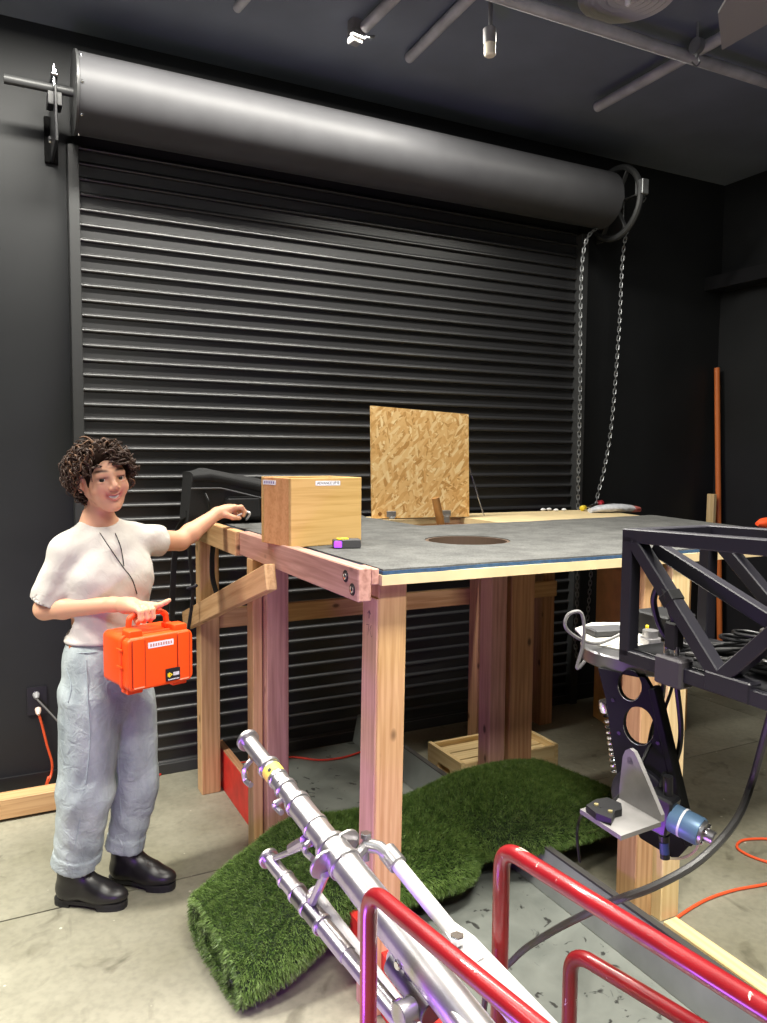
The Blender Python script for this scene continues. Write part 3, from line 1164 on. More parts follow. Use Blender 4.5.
for i in range(len(secs)-1):
    for j in range(NS):
        Fc.append((i*NS+j, i*NS+(j+1) % NS, (i+1)*NS+(j+1) % NS, (i+1)*NS+j))
# rolled end: spiral inward rings with grooves
def end_rings(sec, inward, flipf):
    global V, Fc
    c = sum(sec, Vector())/len(sec)
    base = len(V)
    prevb = (0 if not flipf else (len(secs)-1)*NS)
    for k, (sc, dp) in enumerate(((.86, .0), (.78, .10), (.62, .10), (.56, .0), (.48, .0), (.40, .10), (.16, .10))):
        st = len(V)
        for p in sec:
            V.append(c+(p-c)*sc+inward*dp)
        for j in range(NS):
            f = (prevb+j, st+j, st+(j+1) % NS, prevb+(j+1) % NS)
            Fc.append(f if not flipf else f[::-1])
        prevb = st
    f = tuple(prevb+j for j in range(NS))
    Fc.append(f if not flipf else f[::-1])
end_rings(secs[0], (tp[1]-tp[0]).normalized(), False)
end_rings(secs[-1], (tp[-2]-tp[-1]).normalized(), True)
tme = mesh('turf_backing', V, Fc, TURFB)
link('backing', tme, turf)
# blades
tme.calc_loop_triangles()
tv = np.array([v.co[:] for v in tme.vertices])
tri = np.array([t.vertices[:] for t in tme.loop_triangles])
A_, B_, C_ = tv[tri[:, 0]], tv[tri[:, 1]], tv[tri[:, 2]]
nr = np.cross(B_-A_, C_-A_)
ar = np.linalg.norm(nr, axis=1)
nr = nr/np.maximum(ar, 1e-9)[:, None]
NB = 210000
keepw = ar*np.where(nr[:, 2] < -.5, .15, 1)
pick = rng.choice(len(tri), NB, p=keepw/keepw.sum())
r1, r2 = rng.random(NB), rng.random(NB)
fl = r1+r2 > 1
r1[fl], r2[fl] = 1-r1[fl], 1-r2[fl]
P0 = A_[pick]+(B_-A_)[pick]*r1[:, None]+(C_-A_)[pick]*r2[:, None]
nn = nr[pick]
rv = rng.normal(size=(NB, 3))
lean = np.array([-.25, -.55, -.25])
ln = rng.uniform(.012, .024, NB)[:, None]
dirv = nn+.45*rv*.7+lean*.55
dirv /= np.linalg.norm(dirv, axis=1)[:, None]
wv = np.cross(dirv, rng.normal(size=(NB, 3)))
wv /= np.linalg.norm(wv, axis=1)[:, None]
hw = .0013
tip = P0+dirv*ln+np.array([0, 0, -.004])
GV = np.stack([P0-wv*hw, P0+wv*hw, tip], 1).reshape(-1, 3)
GV[:, 2] = np.maximum(GV[:, 2], .001)
gme = bpy.data.meshes.new('blades')
gme.vertices.add(NB*3)
gme.vertices.foreach_set('co', GV.astype(np.float32).ravel())
gme.loops.add(NB*3)
gme.loops.foreach_set('vertex_index', np.arange(NB*3, dtype=np.int32))
gme.polygons.add(NB)
gme.polygons.foreach_set('loop_start', np.arange(0, NB*3, 3, dtype=np.int32))
gme.update(calc_edges=True)
gme.materials.append(TURFG)
tag(link('blades', gme, turf), kind='stuff')

# ------------------------------------------------------------------ aluminium tripod
tri_ = thing('tripod', 'large silver aluminium tripod with telescoping legs and clamps', 'tripod', (.63, 1.2, .0))
def lerp(a, b, t): return a+(b-a)*t
u0, u1 = at(250, 743, 1.92), at(451, 1000, 1.28)
ud = (u1-u0).normalized()
UL = (u1-u0).length
def seg(name, o, d, s0, s1, r, mat=ALU, parent=tri_, n=22, bev=.0015):
    return lathe(name, [(r-bev, 0), (r, bev), (r, s1-s0-bev), (r-bev, s1-s0)], mat, parent, o+d*s0, d, n)
l1 = seg('leg', u0, ud, -.02, .46, .0195)
l1['label'] = 'upper telescoping leg'
seg('leg_section', u0, ud, .10, .50, .0235, ALU, l1)
seg('leg_section', u0, ud, .24, .62, .028, ALU, l1)
seg('leg_tube', u0, ud, .40, UL+.45, .0335, ALU, l1)
for s, r in ((-.018, .029), (.102, .0285), (.15, .0255), (.19, .0275), (.25, .0315), (.33, .0305), (.40, .037), (.455, .0375)):
    seg('collar', u0, ud, s, s+.012, r, ALU, l1)
seg('yellow_band', u0, ud, .120, .15, .0248, plain('yellow_tape', (.75, .6, .1), .5), l1)
sideL = ud.cross(Vector((0, 0, 1))).normalized()
if sideL.dot(R_) > 0:
    sideL = -sideL
upv = sideL.cross(ud)
if upv.z < 0:
    upv = -upv
for s in (.14, .19, .27, .31):
    p = u0+ud*s+sideL*.015+upv*.017
    lathe('screw', [(.0045, 0), (.0045, .004)], BLKMET, l1, p, sideL+upv, 8)
def lever(s, ln, dn):
    p = u0+ud*s+sideL*.018-upv*.012
    q = p+ud*(-.01)+Vector((0, 0, -1))*ln+sideL*.012
    pts = spline([p, lerp(p, q, .4)+sideL*.012, q, q+ud*.03+upv*.006], 6)
    tube('clamp_lever', pts, [.007]*len(pts), ALU, l1, 8)
lever(.05, .055, 0)
lever(.215, .02, 0)
lever(.36, .03, 0)
# round clamp plates
for s, off in ((.43, sideL*.032-upv*.01), (.41, -sideL*.03+upv*.005)):
    seg('clamp_disc', u0+off+ud*s, ud, 0, .008, .034, ALU, l1, 28)
# lower leg
v0, v1 = at(270, 860, 1.78), at(400, 1020, 1.37)
vd = (v1-v0).normalized()
VL = (v1-v0).length
l2 = seg('leg', v0, vd, -.01, .30, .0165)
l2['label'] = 'lower telescoping leg'
seg('leg_section', v0, vd, .07, .34, .0195, ALU, l2)
seg('leg_section', v0, vd, .13, .24, .022, plain('dark_aluminium', (.22, .21, .23), .35, metal=1), l2)
seg('leg_tube', v0, vd, .20, VL+.45, .0175, ALU, l2)
for s, r in ((-.012, .025), (.072, .0215), (.125, .0235), (.175, .024), (.235, .0245)):
    seg('collar', v0, vd, s, s+.01, r, ALU, l2)
tube('strut', [v0+vd*.16+Vector((.02, 0, .02)), v0+vd*.5+Vector((.05, 0, -.05))], .014, WHITEP, l2, 12)
# links between the two legs
tube('link_rod', [v0+vd*.02+upv*.02, u0+ud*.36+sideL*.02-upv*.02], .007, ALU, tri_, 10)
tube('link_rod', [lerp(v0+vd*.02+upv*.02, u0+ud*.36+sideL*.02, .45), lerp(v0+vd*.02+upv*.02, u0+ud*.36+sideL*.02, .8)], .012, ALU, tri_, 8)
tube('link_arm', [v0+vd*.19+upv*.015, u0+ud*.44+sideL*.03-upv*.03], .010, ALU, tri_, 8)
seg('knob', v0+vd*.185+upv*.022, upv, 0, .016, .012, ALU, tri_, 12)
# white strut with elbow
e0, e1 = at(393, 859, 1.60), at(462, 944, 1.42)
ed = (e1-e0).normalized()
st = tube('strut', [e0, e1+ed*.05], .0155, WHITEP, tri_, 16)
seg('socket', e0, ed, -.025, .02, .021, ALU, st)
el = at(366, 845, 1.63)
tube('elbow', [el, lerp(el, e0, .5)+Vector((0, 0, .01)), e0], [.016, .014, .017], ALU, st, 10)
seg('bolt', el, Vector((0, 0, 1)), -.035, .025, .008, ALU, st, 8)
seg('bolt_head', el, Vector((0, 0, 1)), .016, .028, .013, CHROME, st, 6)
tube('elbow', [el, u0+ud*.46-sideL*.02], .011, ALU, st, 8)
# flat white tongue widening toward the base
w0_, w1_ = at(462, 944, 1.42), at(545, 1040, 1.24)
wd = (w1_-w0_).normalized()
ws = wd.cross(Vector((0, 0, 1))).normalized()
wm = basis(wd, ws, w0_)
WLn = (w1_-w0_).length+.3
tg = prism('tongue', [[(-.06, -.012), (.0, -.03), (WLn, -.055), (WLn, .05), (.0, .022), (-.06, .012)]], -.006, .006, WHITEP, tri_, wm)
seg('bolt', at(457, 943, 1.405), Vector((0, 0, 1)), 0, .016, .014, CHROME, tg, 6)
# head block and gears in between
hb = at(415, 985, 1.36)
k1 = seg('hub', hb-ud*.06, ud, 0, .12, .03, MATS['dark_aluminium'], tri_, 20)
seg('hub_disc', at(400, 965, 1.40), sideL, 0, .012, .03, ALU, k1, 24)
seg('hub_knob', at(420, 1005, 1.33), sideL, -.02, .05, .022, ALU, k1, 18)
for pxx, pyy in ((405, 962), (402, 1002)):
    seg('bolt', at(pxx, pyy, 1.36), sideL, 0, .02, .009, CHROME, k1, 8)
tube('side_rod', [at(395, 940, 1.42), at(470, 1035, 1.2)], .011, ALU, tri_, 12)
tube('side_rod', [at(420, 955, 1.40), at(520, 1060, 1.18)], .013, WHITEP, tri_, 12)
# spreader down to the floor, out of the picture
base_p = u0+ud*(UL+.42)
tube('base_column', [base_p, Vector((base_p.x, base_p.y, .02))], .035, ALU, tri_, 18)
lathe('base_foot', [(.16, 0), (.16, .02), (.05, .04)], ALUDULL, tri_, (base_p.x, base_p.y, 0), (0, 0, 1), 24)

# ------------------------------------------------------------------ black truss rig
rig = thing('camera_rig', 'black square tube truss arm with silver turntable and hanging motor bracket', 'camera rig', (1.1, .5, 0))
PL, PR = at(630, 600, 1.46), at(765, 600, 1.20)
td = Vector((PR.x-PL.x, PR.y-PL.y, 0)).normalized()     # toward the camera and right
tn = Vector((-td.y, td.x, 0))
if tn.dot(R_) < 0:
    tn = -tn
ZTOP, ZBOT = 1.452, 1.222
T = .026
def tp_(s, w, z):
    return Vector((PL.x, PL.y, 0))+td*s+tn*w+Vector((0, 0, z))
WID = .205
TL = .62
def member(p, q, name='truss_member', t=T):
    return board(name, p, q, t, t, BLKSATIN, rig, up=(0, 0, 1) if abs((q-p).normalized().z) < .9 else td, bev=.002)
for w in (0, WID):
    member(tp_(-T/2, w, ZTOP), tp_(TL, w, ZTOP+.02))
    member(tp_(-T/2, w, ZBOT), tp_(TL, w, ZBOT))
    member(tp_(0, w, ZBOT), tp_(0, w, ZTOP))
for z in (ZTOP, ZBOT):
    member(tp_(0, 0, z), tp_(0, WID, z))
NODE = .215
member(tp_(.012, 0, ZTOP-.01), tp_(NODE, 0, ZBOT+.01))
member(tp_(NODE, 0, ZBOT+.01), tp_(.43, 0, ZTOP))
member(tp_(.43, 0, ZTOP), tp_(.60, 0, ZBOT))
member(tp_(.02, WID, ZTOP-.01), tp_(NODE+.05, WID, ZBOT+.01))
member(tp_(.03, .03, ZTOP-.02), tp_(.42, WID*.6, ZBOT+.02))
member(tp_(.43, WID, ZTOP), tp_(NODE+.05, WID, ZBOT+.01))
# gusset at the node and tape band
link('gusset', box_me(.09, .03, .035, BLKSATIN, .003), rig, frame(td, loc=tp_(NODE+.02, 0, ZBOT+.005)))
pm = lerp(tp_(.012, 0, ZTOP-.01), tp_(NODE, 0, ZBOT+.01), .44)
link('tape_band', box_me(.022, T+.004, T+.004, BLKRUB, .002), rig, frame(tp_(NODE, 0, ZBOT)-tp_(.012, 0, ZTOP), loc=pm))
ja = tp_(.115, -.004, ZBOT+.0)
jb = link('junction_box', box_me(.062, .034, .052, plain('dark_box', (.05, .045, .05), .5), .004), rig, frame(td, loc=ja))
link('connector', box_me(.030, .022, .05, BLKRUB, .004), rig, frame(td, loc=tp_(.11, .0, ZBOT+.062)))
for s in (.098, .122):
    tube('pin', [tp_(s, -.004, ZBOT+.02), tp_(s, -.004, ZBOT+.045)], .005, CHROME, jb, 8)
# base column out of the picture
member(tp_(TL, 0, 0), tp_(TL, 0, ZTOP+.03), 'column', .06)
member(tp_(TL, WID, 0), tp_(TL, WID, ZTOP+.03), 'column', .06)
# turntable
zdisc = 1.2035
dc_ = onz(646, 646, zdisc)
disc = lathe('turntable', [(.130, 0), (.134, .003), (.134, .027), (.130, .030)], plain('turntable_steel', (.28, .275, .285), .3, metal=.9, noise_amt=.15, nscale=12), rig, (dc_.x, dc_.y, zdisc-.03), (0, 0, 1), 56)
pts = [onz(*p, zdisc) for p in ((575, 630), (592, 624), (640, 624), (646, 650), (620, 651), (600, 647), (586, 642))]
cen = sum(pts, Vector())/len(pts)
prism('cover_sheet', [[(p.x-cen.x, p.y-cen.y) for p in pts]], 0, .004, plain('white_sheet', (.46, .445, .40), .6), disc, Matrix.Translation((cen.x, cen.y, zdisc)))
lathe('dark_ring', [(.07, 0), (.07, .012)], BLKMET, disc, (dc_.x, dc_.y, zdisc-.043), (0, 0, 1), 32)
pb = onz(607, 634, zdisc+.005)
link('control_box', box_me(.085, .05, .016, GREYDARK, .003), rig, frame((.9, -.2, 0), loc=(pb.x, pb.y, zdisc+.012)))
pb = onz(672, 640, zdisc+.005)
link('control_box', box_me(.10, .09, .05, BLKRUB, .004), rig, frame(td, loc=(pb.x+.03, pb.y+.05, zdisc+.03)))
cl1 = onz(650, 645, zdisc)
lathe('clamp_ring', [(.022, 0), (.022, .012), (.016, .013), (.016, .028)], ALU, rig, (cl1.x, cl1.y, zdisc+.004), (0, 0, 1), 20)
link('yellow_tab', box_me(.006, .006, .03, MATS['yellow_plastic'], .001), rig, Matrix.Translation(onz(647, 632, zdisc+.02)))
tube('silver_rod', [onz(672, 648, zdisc+.012), onz(712, 660, zdisc+.012)], .005, ALU, rig, 10)

# hanging arm with two lightening holes
ed_ = (R_*.76-HF*.65).normalized()
ARMH = 1.50
A0 = at(622, 668, ARMH)
am = basis(ed_, (0, 0, 1), A0)
def ap(px, py):
    """pixel -> arm plane coordinates"""
    d = ray(px, py)
    n = am.to_3x3() @ Vector((0, 0, 1))
    q = CAMP+d*((A0-CAMP).dot(n)/d.dot(n))
    l = am.inverted() @ q
    return (l.x, l.y)
arm_out = [ap(598, 668), ap(645, 678), ap(652, 690), ap(690, 845), ap(676, 860), ap(640, 838), ap(622, 800), ap(612, 745), ap(606, 700)]
if sum(arm_out[i][0]*arm_out[(i+1) % 9][1]-arm_out[(i+1) % 9][0]*arm_out[i][1] for i in range(9)) < 0:
    arm_out = arm_out[::-1]
h1, h2 = ap(629.5, 685.5), ap(638.5, 726)
MATTEB = plain('matte_black', (.010, .010, .011), .7, spec=.25)
arm = prism('arm_plate', [arm_out, circle(*h1, .024, 28, .031), circle(*h2, .031, 28, .038)], -.014, 0, MATTEB, rig, am)
for hh, r, ry in ((h1, .024, .031), (h2, .031, .038)):
    rg = [am @ Vector((hh[0]+r*math.cos(a), hh[1]+ry*math.sin(a), -.001)) for a in np.linspace(math.pi*1.05, math.pi*1.9, 16)]
    tube('bright_edge', rg, .0012, CHROME, arm, 6)
# flange along its right edge
fl_ = [am @ Vector((*ap(652, 688), -.012)), am @ Vector((*ap(689, 846), -.012))]
board('arm_flange', fl_[0], fl_[1], .032, .016, MATTEB, arm, up=am.to_3x3() @ Vector((0, 0, 1)))
dn = am.to_3x3() @ Vector((0, 0, 1))
md = am @ Vector((*ap(641, 795), 0))
lathe('motor_disc', [(.056, 0), (.056, .012), (.05, .016)], BLKSATIN, arm, md, dn, 40)
lathe('pivot', [(.015, 0), (.015, .04)], BLKMET, arm, md, dn, 18)
for (px, py) in ((619, 733), (658, 743), (613, 700)):
    lathe('screw', [(.004, 0), (.004, .002)], BLKMET, arm, am @ Vector((*ap(px, py), 0)), dn, 8)
# aluminium angle bracket
ZB = .982
bA, bF, bR, bK = (onz(*p, ZB) for p in ((580, 809), (621, 836), (661, 822), (619, 798)))
kx = (bF-bA).normalized()
bm_ = basis(kx, (bK-bA), bA)
bi = bm_.inverted()
bp_ = [(bi @ q)[:2] for q in (bA, bF, bR, bK)]
br = prism('angle_bracket', [bp_], -.008, 0, ALUDULL, rig, bm_)
gx = (bR-bK).normalized()
gm = basis(gx, (0, 0, 1), bK)
gl_ = (bR-bK).length
gp_ = [(0, 0), (gl_, 0), (gl_, .012), (gl_*.42, .088), (gl_*.33, .098), (gl_*.22, .100), (gl_*.12, .093), (gl_*.06, .08), (0, .02)]
gs = prism('gusset_plate', [gp_], -.008, 0, ALUDULL, br, gm)
lathe('pivot_boss', [(.012, 0), (.012, .004), (.007, .0045), (.007, .008)], STEEL, br, gm @ Vector((gl_*.24, .078, -.008)), gm.to_3x3() @ Vector((0, 0, 1)) if (gm.to_3x3() @ Vector((0, 0, 1))).dot(HF) < 0 else gm.to_3x3() @ Vector((0, 0, -1)), 18)
# small black sensor on the bracket
def bpt(px, py, z=.0): 
    p = onz(px, py, ZB)
    return Vector((p.x, p.y, ZB+z))
sn = prism('sensor_board', [[(q.x-bA.x, q.y-bA.y) for q in (bpt(586, 812), bpt(596, 820), bpt(611, 826), bpt(615, 818), bpt(622, 816), bpt(621, 810), bpt(607, 804), bpt(596, 806))]], 0, .012, BLKRUB, rig, Matrix.Translation((bA.x, bA.y, ZB+.0005)))
for q in ((596, 812), (610, 819)):
    lathe('brass_stud', [(.004, 0), (.004, .003)], plain('brass', (.7, .6, .3), .35, metal=.8), sn, bpt(*q, .012), (0, 0, 1), 10)
# motor
mo0, mo1 = at(672, 817, 1.36), at(699, 831, 1.325)
mdir = (mo1-mo0).normalized()
MOT = plain('blue_grey_motor', hexc('5f7d9c'), .4, metal=.2)
mt_ = lathe('motor', [(.024, 0), (.0255, .003), (.0255, .052), (.024, .055)], MOT, rig, mo0, mdir, 32)
lathe('motor_band', [(.0262, 0), (.0262, .004)], LABEL, mt_, mo0+mdir*.020, mdir, 32)
lathe('motor_cap', [(.021, 0), (.021, .006), (.012, .007), (.012, .022), (.010, .024)], ALU, mt_, mo0+mdir*.055, mdir, 24)
for a in range(4):
    an = math.radians(45+90*a)
    f_ = frame(mdir)
    lathe('motor_screw', [(.004, 0), (.004, .004)], CHROME, mt_, mo0+mdir*.061+(f_.to_3x3() @ Vector((0, math.cos(an), math.sin(an))))*.016, mdir, 8)
link('motor_mount', box_me(.05, .04, .07, BLKMET, .004), rig, frame(mdir, loc=mo0-mdir*.022))
tube('motor_stub', [at(664, 835, 1.37), at(664.5, 850, 1.37), at(665, 858, 1.37)], [.010, .008, .009], BLKMET, rig, 12)
tube('motor_stub', [at(664, 842, 1.368), at(664.6, 853, 1.368)], .0088, plain('dark_blue', (.03, .05, .2), .4), rig, 12)
tube('motor_post', [at(668, 776, 1.37), at(668, 800, 1.37)], .009, BLKMET, rig, 12)
tube('twisted_wire', spline([at(665, 858, 1.37), at(682, 858, 1.36), at(695, 851, 1.34), at(700, 838, 1.32)], 8), .0022, plain('cream_wire', (.7, .62, .4), .6), rig, 6)
# silver spring hanging behind the arm
sp0, sp1 = at(609, 715, 1.62), at(616, 770, 1.62)
sax = (sp1-sp0)
f_ = frame(sax).to_3x3()
tube('spring', [sp0+sax*(i/90)+f_ @ Vector((0, math.cos(i*.7), math.sin(i*.7)))*.010 for i in range(91)], .003, CHROME, rig, 5)
lathe('spring_eye', [(.014, -.012), (.016, 0), (.014, .012)], CHROME, rig, at(606, 706, 1.62), sax, 12)
tube('spring_wire', [at(603, 672, 1.64), at(608, 702, 1.62)], .003, CHROME, rig, 6)

# ------------------------------------------------------------------ cables
def cable(name, pts, r, mat, label, cat='cable', group=None, per=10, n=8):
    return tag(tube(name, spline(pts, per), r, mat, None, n), label, cat, group)
GREYC = plain('grey_cable', (.045, .043, .042), .4)
cable('power_cable', [at(775, 700, 1.24), at(766, 732, 1.27), at(752, 782, 1.32), at(735, 822, 1.27), at(700, 860, 1.22), at(655, 886, 1.21), at(620, 899, 1.24), at(590, 912, 1.30), at(548, 934, 1.42), at(515, 958, 1.53), at(485, 1000, 1.62), Vector((1.05, 1.45, .05)), Vector((1.2, 1.3, .04))], .0068, GREYC, 'thick grey cable sagging from the truss down across the red rails')
cable('loop_cable', [onz(625, 632, zdisc+.03), onz(600, 643, zdisc+.012), at(582, 640, 1.52), at(566, 628, 1.5), at(568, 615, 1.5), at(580, 612, 1.5), at(584, 625, 1.5), at(583, 645, 1.5), at(577, 668, 1.5), at(585, 661, 1.5)], .0035, plain('silver_cable', (.16, .155, .15), .4), 'thin grey cable looped at the left edge of the turntable', per=8)
cable('sensor_cable', [bpt(600, 815, .01), at(625, 790, 1.40), at(650, 745, 1.46), at(668, 700, 1.50), at(676, 672, 1.46)], .0034, BLKRUB, 'thin black cable rising from the bracket sensor to the truss')
cable('dangling_cable', [bpt(588, 812, .008), at(580, 818, 1.40), at(577, 835, 1.40), at(579, 855, 1.40), at(580, 862, 1.40)], .0026, BLKRUB, 'short black sensor lead dangling from the bracket edge')
cable('motor_cable', [at(676, 680, 1.42), at(681, 730, 1.44), at(676, 760, 1.46), at(664, 775, 1.44), at(661, 790, 1.4)], .0052, BLKRUB, 'black cable bowing down from the junction box to the motor')
cable('motor_cable', [at(664, 682, 1.44), at(661, 705, 1.50), at(652, 730, 1.53), at(645, 770, 1.52)], .0045, BLKRUB, 'black cable running behind the hanging arm from the junction box')
cable('connector_cable', [tp_(.11, 0, ZBOT+.085), tp_(.10, -.01, ZBOT+.13), tp_(.075, .0, ZBOT+.15), tp_(.05, .01, ZBOT+.11), tp_(.06, .03, ZBOT+.05), tp_(.09, .06, ZBOT+.03)], .006, BLKRUB, 'black connector cable arched over the junction box')
for i in range(20):
    s0 = random.uniform(.06, .20)
    w0 = random.uniform(.025, WID-.02)
    z0 = ZBOT+.022+.0025*i
    rr2 = random.uniform(.003, .0055)
    ph0, am0 = random.uniform(0, 6.3), random.uniform(.008, .035)
    pts = [tp_(s0-.012, w0, ZBOT+.019)]
    if i % 3 == 0:          # a slack coil on the way
        cs, cw_, cr_ = s0+.09, w0*.6+.05, random.uniform(.028, .045)
        for k in range(13):
            a = 1.2+k*.95
            pts.append(tp_(cs+cr_*math.cos(a)+.004*k, cw_+cr_*.9*math.sin(a), z0+.002*k))
    for k in range(1, 8):
        pts.append(tp_(s0+.13+k*.06, min(WID, max(.01, w0+am0*math.sin(ph0+k*1.3))), z0+.008*math.sin(ph0*2+k)))
    cable('truss_cable', pts, rr2, GREYC if i % 6 == 0 else BLKRUB, 'dark cable tangled among others along the bottom of the truss', group='cables tangled on the truss', per=6)
block_tray = link('cable_tray', box_me(TL, WID, .004, BLKMET, .001), rig, frame(td, loc=tp_(TL/2, WID/2, ZBOT+.014)))

ORC = plain('orange_cord', hexc('e0552c'), .5)
REDC = plain('red_cord', hexc('d23a2a'), .5)
z = .006
cable('extension_cord', [Vector((2.0, 1.826, z)), onz(668, 925, z), onz(685, 912, z), onz(708, 899, z), onz(735, 890, z), onz(767, 884, z), onz(800, 876, z)], .0056, ORC, 'orange extension cord running from the post foot across the floor')
cable('extension_cord', [onz(800, 872, z), onz(767, 862, z), onz(748, 855, z), onz(737, 847, z), onz(744, 840, z), onz(770, 839, z), onz(800, 843, z)], .0056, ORC, 'orange extension cord bent in a loose loop on open floor')
cable('extension_cord', [Vector((.9, 3.86, z)), Vector((1.02, 3.83, z)), Vector((1.15, 3.74, .036)), onz(288, 757, .036), onz(320, 760, .036), onz(345, 757, .036), onz(366, 750, .036), Vector((1.9, 3.72, .006))], .0056, REDC, 'red extension cord lying across the tray under the platform')
cable('extension_cord', [onz(70, 800, z)+Vector((.25, 0, 0)), onz(157, 776, z), onz(172, 768, z), onz(196, 760, z)+Vector((0, -.05, 0))], .0056, REDC, 'red cord on the floor behind the woman by the roller door')
# outlet with plugs
ou = thing('wall_outlet', 'black double wall outlet with plugs on the black wall', 'outlet', (.175, YW, .37))
op = prism('cover_plate', [rrect(-.042, -.066, .042, .066, .006)], 0, .008, BLKMET, ou, basis((1, 0, 0), (0, 0, 1), (.175, YW, .445)))
pg = lathe('plug', [(.016, 0), (.013, .02), (.006, .035)], plain('grey_plug', (.25, .25, .26), .5), ou, (.172, YW-.008, .475), (0, -1, -.3), 14)
for xx in (.165, .179):
    tube('prong', [(xx, YW-.008, .492), (xx, YW-.02, .492)], .002, CHROME, ou, 6)
lathe('plug', [(.014, 0), (.012, .02), (.006, .035)], plain('clear_plug', (.8, .6, .5), .4), ou, (.178, YW-.008, .405), (0, -1, -.6), 14)
yw = YW-.03
cable('extension_cord', [Vector((.178, yw, .395)), ony(42, 725, yw), ony(47, 745, yw), ony(52, 763, yw), ony(51, 775, yw), ony(46, 785, yw-.04), Vector((.21, yw-.06, .10)), Vector((.15, 3.78, .006)), Vector((-.2, 3.6, .006))], .0056, ORC, 'orange cord hanging from the wall outlet to the floor')
cable('extension_cord', [Vector((.172, yw-.01, .463)), ony(52, 715, yw-.02), ony(63, 727, yw-.03), ony(69, 731, yw-.04), ony(62, 742, yw-.03), ony(62, 752, yw-.03), ony(70, 760, yw-.03), ony(85, 768, yw-.02), Vector((.45, 3.7, .006))], .0042, plain('mid_grey_cord', (.16, .16, .16), .5), 'grey cord curling from the wall outlet behind the jeans')

# poles in the corner
p0, p1 = onx(717, 368, 4.58), onx(718.5, 518, 4.58)
d = (p1-p0)
tag(tube('orange_pole', [p0, p0+d*((p0.z)/(p0.z-p1.z))], .019, plain('orange_pole_paint', hexc('d9763a'), .5), None, 14), 'tall orange pole leaning in the far corner', 'pole')
p0 = onx(711, 494, 4.5)
tag(board('wood_stick', (p0.x, p0.y, 0), (p0.x+.01, p0.y, p0.z), .06, .03, PINEPALE), 'pale wooden stick standing in the corner beside the orange pole', 'stick')

# ------------------------------------------------------------------ ceiling things
ZPp = ZC-.10
PIPE = plain('grey_conduit', (.42, .42, .44), .5, metal=.2, noise_amt=.25, nscale=8)
def pipe(p, q, r, label):
    o = tag(tube('ceiling_pipe', [p, q], r, PIPE, None, 14), label, 'pipe', 'pipes under the ceiling')
    return o
def hang(o, p):
    h = tube('hanger', [Vector((p.x, p.y, p.z)), Vector((p.x, p.y, ZC))], .005, STEEL, o, 6)
a_, b_ = onz(511, 0, ZPp), onz(767, 82, ZPp)
dd = (b_-a_).normalized()
o = pipe(a_-dd*1.8, Vector((XR, (b_+dd*((XR-b_.x)/dd.x)).y, ZPp)), .026, 'long grey ceiling pipe running parallel to the roller door')
hk = onz(697, 46, ZPp)
tube('hanger', [hk+Vector((0, 0, -.05)), Vector((hk.x, hk.y, ZC))], .006, STEEL, o, 6)
lathe('pipe_clamp', [(.034, -.014), (.034, .014)], STEEL, o, hk, dd, 16)
tube('hook_wire', spline([hk+Vector((0, 0, -.03)), hk+Vector((.02, 0, -.06)), hk+Vector((.0, .0, -.085)), hk+Vector((-.03, 0, -.075))], 5), .004, STEEL, o, 6)
a_, b_ = onz(597, 107, ZPp+.03), onz(767, 12, ZPp+.03)
o = pipe(a_, b_+(b_-a_)*2, .026, 'grey ceiling pipe with open end crossing above the long pipe')
hang(o, b_)
a_, b_ = onz(409, 58, ZC-.03), onz(467, 0, ZC-.03)
o = pipe(a_, b_+(b_-a_)*3, .024, 'dark ceiling pipe ending at the ceiling above the door')
a_, b_ = onz(365, 27, ZC-.05), onz(392, 0, ZC-.05)
o = pipe(a_, b_+(b_-a_)*5, .024, 'ceiling pipe ending in a silver bracket')
bk = onz(355, 32, ZC-.05)
link('bracket', box_me(.05, .05, .10, ALUDULL, .004), o, frame((1, .2, 0), loc=bk))
link('bracket', box_me(.07, .02, .035, ALUDULL, .003), o, frame((1, .2, 0), loc=bk+Vector((0, -.03, -.02))))
tube('bracket_screw', [bk+Vector((.03, -.04, -.03)), bk+Vector((.075, -.04, -.02))], .006, STEEL, o, 8)
a_, b_ = onz(237, 8, ZC-.04), onz(244, 0, ZC-.04)
o = pipe(a_, b_+(b_-a_)*9, .02, 'short grey conduit end above the left part of the barrel')
# pendant lamp
lp = ony(490, 30, 2.75)
pdl = thing('pendant_lamp', 'small silver pendant lamp with pale bulb hanging from the ceiling', 'lamp', (lp.x, lp.y, lp.z))
tube('rod', [ony(490.5, 26, 2.75), Vector((lp.x, lp.y, ZC))], .009, ALU, pdl, 10)
t0_, t1_ = ony(489.5, 28, 2.75), ony(490, 56, 2.75)
lathe('socket', [(.022, 0), (.026, .004), (.026, (t0_-t1_).length*.55), (.024, (t0_-t1_).length*.56)], ALU, pdl, t0_, t1_-t0_, 20)
lathe('bulb', [(.022, 0), (.024, .01), (.024, (t0_-t1_).length*.4), (.019, (t0_-t1_).length*.46)], plain('frosted_bulb', (.85, .78, .6), .35), pdl, t0_+(t1_-t0_)*.55, t1_-t0_, 20)
# round air diffuser
df = onz(628, -8, ZC)
prof_d = [(.20, 0), (.20, .012)]
rr = .19
z_ = .012
for i in range(6):
    prof_d += [(rr, z_+.012), (rr-.016, z_+.006)]
    rr -= .028
prof_d += [(.02, z_+.012)]
lathe('air_diffuser', prof_d, plain('diffuser_paint', (.42, .41, .41), .5), None, (df.x, df.y, ZC), (0, 0, -1), 48)
dfo = bpy.data.objects['air_diffuser']
tag(dfo, 'round ribbed grey air diffuser on the ceiling', 'diffuser')
lathe('diffuser_knob', [(.012, 0), (.012, .03), (.006, .035)], LABEL, dfo, (df.x, df.y, ZC-.02), (0, 0, -1), 12)
